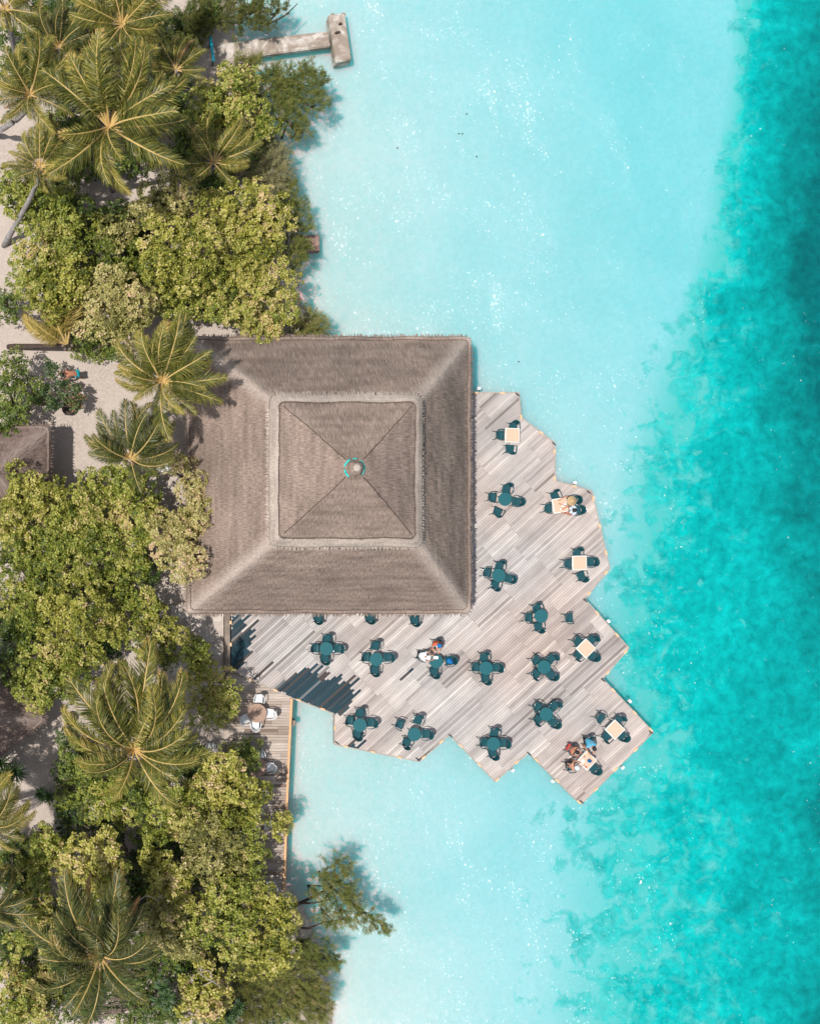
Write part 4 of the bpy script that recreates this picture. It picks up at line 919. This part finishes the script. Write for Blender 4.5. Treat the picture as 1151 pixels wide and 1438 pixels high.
# dead branches
def bare(px,label,z=4.6,r_=.035):
    e=empty('bare_branch',(0,0,0),0,label,'branch'); m=MB()
    for line in px: m.tube([P(x,y,z+random.uniform(-.2,.2)) for x,y in line],[r_*(1-.6*k/(len(line)-1)) for k in range(len(line))],6)
    m.build('limb','deadwood',e,True)
bare([[(310,1385),(298,1378),(284,1370),(276,1362)],[(298,1378),(296,1364),(278,1360)],[(284,1370),(281,1356)],[(298,1378),(284,1385)]],'bleached forked branch in the bottom grove',4.2)
bare([[(196,1264),(205,1258),(215,1260),(222,1266)]],'thin pale bare branch arching over the dark gap of lower grove',5.4,.03)

# ---------------- feathery shoreline trees
def feathery(label,mat,blobs_px,h,tint=.5,limbs=(),cover=1.0,sweep=None,foot=None):
    h=h*.52+.4; limbs=[[(x,y,z*.52+.35) for x,y,z in l] for l in limbs]
    e=empty('feathery_tree',(0,0,0),0,label,'tree','feathery shoreline trees'); Vs=[];Ts=[]; m=MB(); c0=P(*blobs_px[0][:2],h)
    for (x,y,r) in blobs_px:
        z=h+random.uniform(-.3,.3); c=P(x,y,z); rr=M2(r,z); n=int(150*rr*rr*cover)+12
        root=c+Vector((-.5*rr,0,-1.0)) if sweep is None else c+Vector((-math.cos(sweep)*rr*.9,-math.sin(sweep)*rr*.9,-1.0))
        m.tube([Vector((c0.x,c0.y,h-1.0)),root],[.05,.03],5)
        for k in range(6):
            a=random.uniform(0,6.28); t=c+Vector((rr*.8*math.cos(a),rr*.8*math.sin(a),random.uniform(-.3,.1))); m.tube([root,root.lerp(t,.5)+Vector((0,0,.2)),t],[.03,.018,.006],5)
        a=rng.uniform(0,2*np.pi,n); d=rr*np.sqrt(rng.uniform(0,1,n)); wob=1+.3*np.sin(4*a+x); d*=np.minimum(wob,1.2)
        Cn=np.stack([c.x+d*np.cos(a),c.y+d*np.sin(a),z-.5*d*d/max(rr,.1)+rng.uniform(-.5,.25,n)],1)
        D=unit(Cn-np.array([root.x,root.y,root.z-.2])+rng.normal(0,.40,(n,3)))
        kk=34; s=rng.uniform(0,1,(n,kk,1)); Lb=rng.uniform(.18,.48,(n,1,1))
        B0=Cn[:,None]+D[:,None]*s*Lb+rng.normal(0,.05,(n,kk,3))
        dd=unit(D[:,None]*1.1+rng.normal(0,.55,(n,kk,3))+np.array([0,0,-.15])); l=rng.uniform(.07,.16,(n,kk,1)); sd=unit(np.cross(dd,np.array([0,0,1.])+rng.normal(0,.3,(n,kk,3))))*.009
        v=np.stack([B0-sd,B0+sd,B0+dd*l+sd*.5,B0+dd*l-sd*.5],2).reshape(-1,4,3); Vs.append(v)
        Ts.append(np.clip((tint+rng.normal(0,.14,(n,1))+rng.normal(0,.15,(n,kk))).reshape(-1),0,1))
    V=np.concatenate(Vs); t=np.concatenate(Ts); e.location=(c0.x,c0.y,GZ); off=np.array([c0.x,c0.y,GZ])
    quadmesh('crown',V-off,t,[mat],e)
    for ln in limbs:
        mb=MB(); mb.tube([P(x,y,z) for x,y,z in ln],[.085*(1-.75*k/(len(ln)-1)) for k in range(len(ln))],7); ob=mb.build('branch','bark_dark',e,True); ob.location=-e.location
    bx=P(blobs_px[0][0]-(0 if blobs_px[0][0]<425 else 38),blobs_px[0][1]+6,GZ); bx=P(*foot,GZ) if foot else bx; m.tube([(bx.x,bx.y,GZ-.2),(bx.x*.75+c0.x*.25,(bx.y+c0.y)/2,(GZ+h)/2-.2),(c0.x,c0.y,h-.95)],[.13,.1,.06],8)
    o=m.build('trunk','bark_dark',e,True); o.location=-e.location
    return e
feathery('dark feathery tree at the very top beside the jetty','needle_green',[(285,18,26),(320,14,24),(350,20,18),(284,34,12),(365,6,16),(262,30,18)],4.2,.5,cover=1.2)
feathery('feathery tree tip over the water at the top','needle_green',[(390,8,14),(372,30,10)],3.6,.6,[[(345,25,3.2),(375,35,3.5),(400,22,3.5),(418,5,3.4)]],cover=.8)
feathery('brown green feathery tree overhanging the walkway of the jetty','needle',[(338,86,10),(350,90,10),(362,84,7)],3.8,.65)
feathery('large feathery tree leaning over the lagoon below the jetty','needle',[(392,104,19),(380,125,28),(410,135,26),(430,115,20),(450,110,11),(448,140,12),(405,160,18),(425,100,16)],4.2,.45,[[(375,165,2.6),(400,168,3),(412,180,3.1)],[(395,195,2),(404,172,2.8)]])
feathery('thin feathery branch hanging low over the lagoon','needle',[(424,178,12),(415,185,8)],3.0,.6,cover=.7)
feathery('grey green feathery tree at the shore below the open branches','needle_grey',[(375,215,22),(385,240,24),(355,245,20),(395,215,12),(390,262,16)],4.2,.55)
feathery('olive feathery tree behind the rusty topped tree','needle',[(410,285,20),(415,315,20),(422,345,14),(412,360,16),(400,265,16)],3.8,.5)
feathery('small feathery bush at the waterline by the top eave','needle',[(432,450,20),(450,458,10),(425,465,14)],3.0,.7)
feathery('feathery limb reaching far over the lagoon near the bottom','needle',[(470,1255,21),(460,1232,16),(483,1215,12),(488,1250,13),(500,1272,11),(465,1285,20),(490,1288,16),(518,1291,13),(532,1300,10),(542,1306,6),(440,1252,9)],3.8,.55,[[(380,1298,2.0),(432,1304,2.8),(455,1295,3.2),(490,1290,3.4)],[(380,1270,2.2),(440,1268,3.0),(470,1262,3.3)]],cover=.8,foot=(395,1292))
feathery('feathery tree above the teal shaded water at the bottom','needle',[(432,1330,14),(455,1345,18),(470,1350,10),(440,1352,14),(425,1340,12)],3.4,.4,cover=.85)
feathery('large brown feathery tree in the bottom middle','needle',[(420,1385,32),(385,1375,24),(445,1395,20),(395,1410,26),(430,1425,24),(452,1420,14)],4.4,.6)
feathery('dark feathery tree bottom left of the large brown one','needle_green',[(345,1385,24),(360,1415,26),(330,1430,20)],3.4,.6)

# ---------------- spiky pandanus clumps
def spiky(px,py,rp,h,label,heads=4,mat='spike'):
    c=P(px,py,h); e=empty('spiky_plant',(c.x,c.y,GZ),0,label,'plant','spiky rosette plants'); Vs=[];Ts=[]; rr=M2(rp,h); m=MB()
    for k in range(heads):
        a=random.uniform(0,6.28); d=rr*.45*(k>0); hc=np.array([d*math.cos(a),d*math.sin(a),h-GZ-random.uniform(0,.4)]); m.tube([(0,0,0),(hc[0]*.5,hc[1]*.5,hc[2]*.5),tuple(hc)],[.06,.05,.04],6)
        n=60; az=rng.uniform(0,2*np.pi,n); el=rng.uniform(R(-5),R(75),n); D=np.stack([np.cos(az)*np.cos(el),np.sin(az)*np.cos(el),np.sin(el)],1)
        sd=unit(np.cross(D,np.array([0,0,1.])))*.026; L=(rr*.62*rng.uniform(.7,1.1,n))[:,None]; mid=hc+D*L*.55; tip=hc+D*L-np.array([0,0,.25])*L
        Vs.append(np.stack([hc-sd*.6+0*D,hc+sd*.6+0*D,mid+sd,mid-sd],1)); Vs.append(np.stack([mid-sd,mid+sd,tip+sd*.1,tip-sd*.1],1)); t=rng.uniform(0,1,n); Ts+=[t,t]
    quadmesh('leaves',np.concatenate(Vs),np.concatenate(Ts),[mat],e); m.build('stem','bark',e)
spiky(8,1085,32,2.8,'large dark spiky plant at the left edge beside shaded sand',6)
spiky(60,1122,20,1.9,'dark spiky plant standing on the shaded sand path',3)
spiky(88,1142,19,1.8,'dark spiky plant right of the one on the sand path',3)
spiky(235,1400,26,3.0,'spiky plant in shade near the bottom of the grove',5)
spiky(330,1425,22,2.8,'spiky plant under the feathery tree at the bottom',4)
spiky(20,1375,18,3.6,'yellowish spiky plant near the bottom left corner',4,'frond')

# ---------------- coconut palms
def frond_mesh(name,mat,L,e0,droop,side,roll,seed,wid=.72,tw=.2):
    r=np.random.default_rng(seed); n=26; pts=[np.zeros(3)]; d_el=e0; az=0; step=L/n
    for i in range(n):
        t=i/n; el=e0-droop*(t**1.25); az=side*t**1.5; pts.append(pts[-1]+step*np.array([math.cos(el)*math.cos(az),math.cos(el)*math.sin(az),math.sin(el)]))
    pts=np.array(pts); Vs=[];Ts=[];MI=[]
    def at(t):
        x=t*n; i=min(n-1,int(x)); f_=x-i; return pts[i]*(1-f_)+pts[i+1]*f_, unit(pts[i+1]-pts[i])
    K=int(L*25)
    hang=r.uniform(.45,1.0); tipb=r.choice([0,.1,.3,.65]); base_t=r.uniform(.12,.42)
    for s in (1,-1):
        for k in range(K):
            t=.18+.82*(k+r.random()*.5)/K; p,d=at(t); sdir=unit(np.cross(np.array([0,0,1.]),d)); upn=np.cross(d,sdir)
            ro=roll+tw*s*.0; sd=sdir*math.cos(ro)+upn*math.sin(ro); un=np.cross(d,sd)
            ph=R(62-34*t)+r.normal(0,.10); ll=wid*(math.sin(math.pi*(.10+.84*t)))**.7*r.uniform(.70,1.10)
            v0=d*math.cos(ph)+sd*s*math.sin(ph); vee=.28+r.normal(0,.08); dir0=unit(v0+un*vee*.6); dir1=unit(v0*(1-.25*t)-np.array([0,0,hang+r.uniform(-.25,.45)])+r.normal(0,.10,3))
            w=.0185; wd=unit(np.cross(dir0,un+r.normal(0,.35,3)))*w; m1=p+dir0*ll*.5; m2=m1+dir1*ll*.5
            Vs.append([p-wd*.6,p+wd*.6,m1+wd,m1-wd]); Vs.append([m1-wd,m1+wd,m2+wd*.12,m2-wd*.12])
            tt=float(np.clip(base_t+.18*t+r.normal(0,.15)+(.3 if r.random()<.03 else 0),0,1)); Ts+=[tt,min(1,tt+.06+tipb*max(0,(t-.65)/.35))]; MI+=[0,0]
    # rachis as a triangular strip
    for i in range(n):
        t=i/n; w=.056*(1-.8*t)+.006; a,c=pts[i],pts[i+1]; d=unit(c-a); sd=unit(np.cross(np.array([0,0,1.]),d)); u=np.cross(d,sd)
        w2=.056*(1-.8*(t+1/n))+.006
        Vs.append([a-sd*w,a+u*w*.8,c+u*w2*.8,c-sd*w2]); Vs.append([a+u*w*.8,a+sd*w,c+sd*w2,c+u*w2*.8]); Vs.append([a+sd*w,a-sd*w,c-sd*w2,c+sd*w2]); Ts+=[.5]*3; MI+=[1]*3
    o=quadmesh(name,np.array(Vs),np.array(Ts),[mat,'rachis'],None,np.array(MI)); me=o.data; bpy.data.objects.remove(o); return me
FM={}
def fmesh(kind,tier,v):
    key=(kind,tier,v)
    if key not in FM:
        mat={'g':'frond','d':'frond_dark','y':'frond_gold','b':'frond_dry'}[kind]; sgn=1 if v%2 else -1
        e0,dr={0:(R(30+4*(v%4)),R(58+7*(v%3))),1:(R(60+3*(v%3)),R(60+8*(v%2))),2:(R(6),R(58))}[tier]
        FM[key]=frond_mesh('frond',mat,4.0,e0,dr,sgn*R(22+17*(v%3)),sgn*R(8+17*(v%3)),v*7+tier*31+1,wid=1.05 if kind!='b' else .5)
    return FM[key]
def palm(px,py,h,rp,n,label,kind='g',base=None,wind=None,ntop=6,ndead=1,angles=None,trunkmat='bark_grey',nlow=0):
    wind=wind or (R(75+random.uniform(-25,25)),.55); c=P(px,py,h); e=empty('palm_tree',(c.x,c.y,GZ),0,label,'palm','coconut palms'); rr=M2(rp,h); sc=rr/3.45
    b0=P(base[0],base[1],GZ) if base else Vector((c.x+random.uniform(-.5,.5),c.y+random.uniform(-.5,.5),GZ)); b0=b0-Vector((c.x,c.y,0)); H=h-GZ
    m=MB(); k_=14; pts=[];rd=[]
    for i in range(k_+1):
        t=i/k_; q=Vector((b0.x*(1-t)**1.6,b0.y*(1-t)**1.6,H*t if not base else H*t**.9)); pts.append(q+Vector((0,0,-.1 if i==0 else 0))); rd.append((.17-.06*t)*(1+.05*(i%2)))
    m.tube(pts,rd,10); m.build('trunk',trunkmat,e,True)
    def add(a,tier,s,knd):
        if wind is not None:
            da=(wind[0]-a+math.pi)%(2*math.pi)-math.pi; a=a+da*wind[1]*.35*abs(math.sin(da)); s*=1+wind[1]*.30*math.cos(da)
        vv=random.randrange(10)
        if wind is not None and (vv%2==1)!=(da>0): vv=(vv+1)%10
        o=bpy.data.objects.new('frond',fmesh(knd,tier,vv)); COL.objects.link(o); o.parent=e
        o.location=(.06*math.cos(a),.06*math.sin(a),H); s_=sc*s; o.rotation_euler=(random.uniform(-.35,.35),random.uniform(-.12,.14),a); o.scale=(s_,s_,s_)
    ang=[R(q) for q in angles] if angles else [2*math.pi*(k+random.uniform(-.28,.28))/n for k in range(n)]
    for a in list(ang)[::2]: add(a+.2+random.uniform(-.15,.15),2 if random.random()<.4 else 0,random.uniform(.7,.95),kind)
    for a in ang: add(a+random.uniform(-.1,.1),0,random.uniform(.70,1.13),kind)
    off=random.uniform(0,6)
    ntop=int(ntop*1.3)
    for k in range(ntop): add(off+2*math.pi*(k+random.uniform(-.3,.3))/max(1,ntop),1,random.uniform(.75,.98),kind)
    for k in range(nlow): add(random.uniform(0,6.28),2,random.uniform(.8,.95),kind)
    for k in range(ndead): add(random.uniform(0,6.28),2,random.uniform(.65,.9),'b')
    m=MB()
    for k in range(6): a=k*1.05; q=Vector((.24*math.cos(a),.24*math.sin(a),H-.22)); m.lathe([(.03,-.13),(.10,-.05),(.11,.03),(.05,.12)],q,8)
    m.build('coconuts','bark',e,True); return e
palm(43,133,8.5,66,13,'palm with pale dried heart near the upper left corner','g',(-10,190),ntop=6,ndead=2)
palm(153,178,9.5,112,13,'largest upper palm with long drooping fronds and brown tips','g',None,ntop=6,ndead=0,angles=[-5,-30,-58,-95,-120,172,140,118,95,72,48,25,12])
palm(57,235,7.0,56,11,'small leaning palm with its long curved grey trunk visible','g',(6,345),ntop=4,ndead=1)
palm(172,34,8.0,78,12,'palm crown at the top edge above the green bush','g',None,ntop=5,ndead=2)
palm(83,66,6.4,58,10,'dark shaded palm between the two upper left palms','d',None,ntop=4,ndead=0)
palm(8,12,7.0,55,10,'palm cut by the top left corner of the view','g',None,ntop=3)
palm(248,98,5.2,50,7,'young palm beside the landward end of the jetty','g',None,ntop=2,ndead=1)
palm(300,228,4.6,60,9,'low palm squeezed among shoreline bushes','g',None,ntop=2,ndead=0)
palm(228,536,8.2,82,14,'palm beside the upper left slope of the pavilion','g',(205,600),ntop=8,ndead=2,angles=[5,-22,-68,-105,178,160,195,215,135,112,82,60,38,20,-45])
palm(184,645,6.8,74,12,'palm below the pavilion palm spreading over green bushes','d',None,ntop=5,ndead=0,angles=[-10,-28,12,35,62,88,112,140,158,175,196,212])
palm(95,484,2.9,78,1,'young golden palm with dark trunk lying over the sand','y',(12,487),ntop=0,ndead=0,angles=[88,100,115,128,142,186,178],trunkmat='bark_dark')
palm(189,1053,8.6,104,14,'windswept palm whose golden green fronds stream upwards','g',None,(R(90),.8),ntop=9,ndead=0,angles=[-78,-95,-35,-150,-165,175,165,150,130,112,95,80,62,45,28,12])
palm(141,1342,8.6,100,15,'large palm near the bottom with fronds in a full circle','d',None,ntop=7,ndead=2)
palm(-12,1160,6.5,58,12,'palm cut by the left edge above the lower grove','g',None,ntop=4,ndead=1)
palm(-22,1275,6.5,62,12,'palm cut by the left edge beside the lower grove','d',None,ntop=4,ndead=1)

# small floating debris specks & submerged rock left out; a pair of seaweed bits
for i,(x,y) in enumerate([(644,188),(649,188),(669,220),(728,508),(655,160),(558,208)]):
    m=MB(); m.lathe([(.02,-.02),(.06,0),(.05,.03),(.01,.04)],n=7); o=m.build('seaweed','leaf_dark' if False else 'bark_dark'); o.location=P(x,y,.01); o.rotation_euler=(0,0,i); o.scale=(1,.6,1)
    tag(o,'tiny dark scrap of weed floating on the open turquoise lagoon','seaweed','floating scraps of weed')

# ================================================================ CAMERA, LIGHT
cam=bpy.data.cameras.new('Camera'); co=bpy.data.objects.new('Camera',cam); COL.objects.link(co)
co.location=(0,0,HC); co.rotation_euler=(0,0,0); cam.sensor_fit='VERTICAL'; cam.sensor_height=24; cam.sensor_width=24; cam.lens=24*F/1438
cam.shift_x=(575.5-NX)/1438; cam.shift_y=-(719-NY)/1438; cam.clip_end=2000; S.camera=co
elev,azm=R(67),None
to_sun=Vector((-1,-.14,0)).normalized()*math.cos(elev)+Vector((0,0,math.sin(elev)))
sl=bpy.data.lights.new('Sun','SUN'); sl.energy=4.15; sl.angle=R(.6); sl.color=(1,.955,.895); so=bpy.data.objects.new('Sun',sl); COL.objects.link(so)
so.rotation_euler=to_sun.to_track_quat('Z','Y').to_euler(); so.location=(0,0,60)
wd_=bpy.data.worlds.new('World'); S.world=wd_; wd_.use_nodes=True; nt=wd_.node_tree; bg=nt.nodes['Background']
sk=nt.nodes.new('ShaderNodeTexSky'); sk.sky_type='NISHITA'; sk.sun_disc=False; sk.sun_elevation=elev
sk.sun_rotation=math.atan2(to_sun.x,to_sun.y)
hs=nt.nodes.new('ShaderNodeHueSaturation'); hs.inputs['Saturation'].default_value=.5
nt.links.new(sk.outputs[0],hs.inputs['Color']); nt.links.new(hs.outputs[0],bg.inputs[0]); bg.inputs[1].default_value=.125
S.view_settings.view_transform='Standard'; S.view_settings.look='None'; S.view_settings.exposure=0.0; S.view_settings.gamma=1
S.render.resolution_x=819; S.render.resolution_y=1024
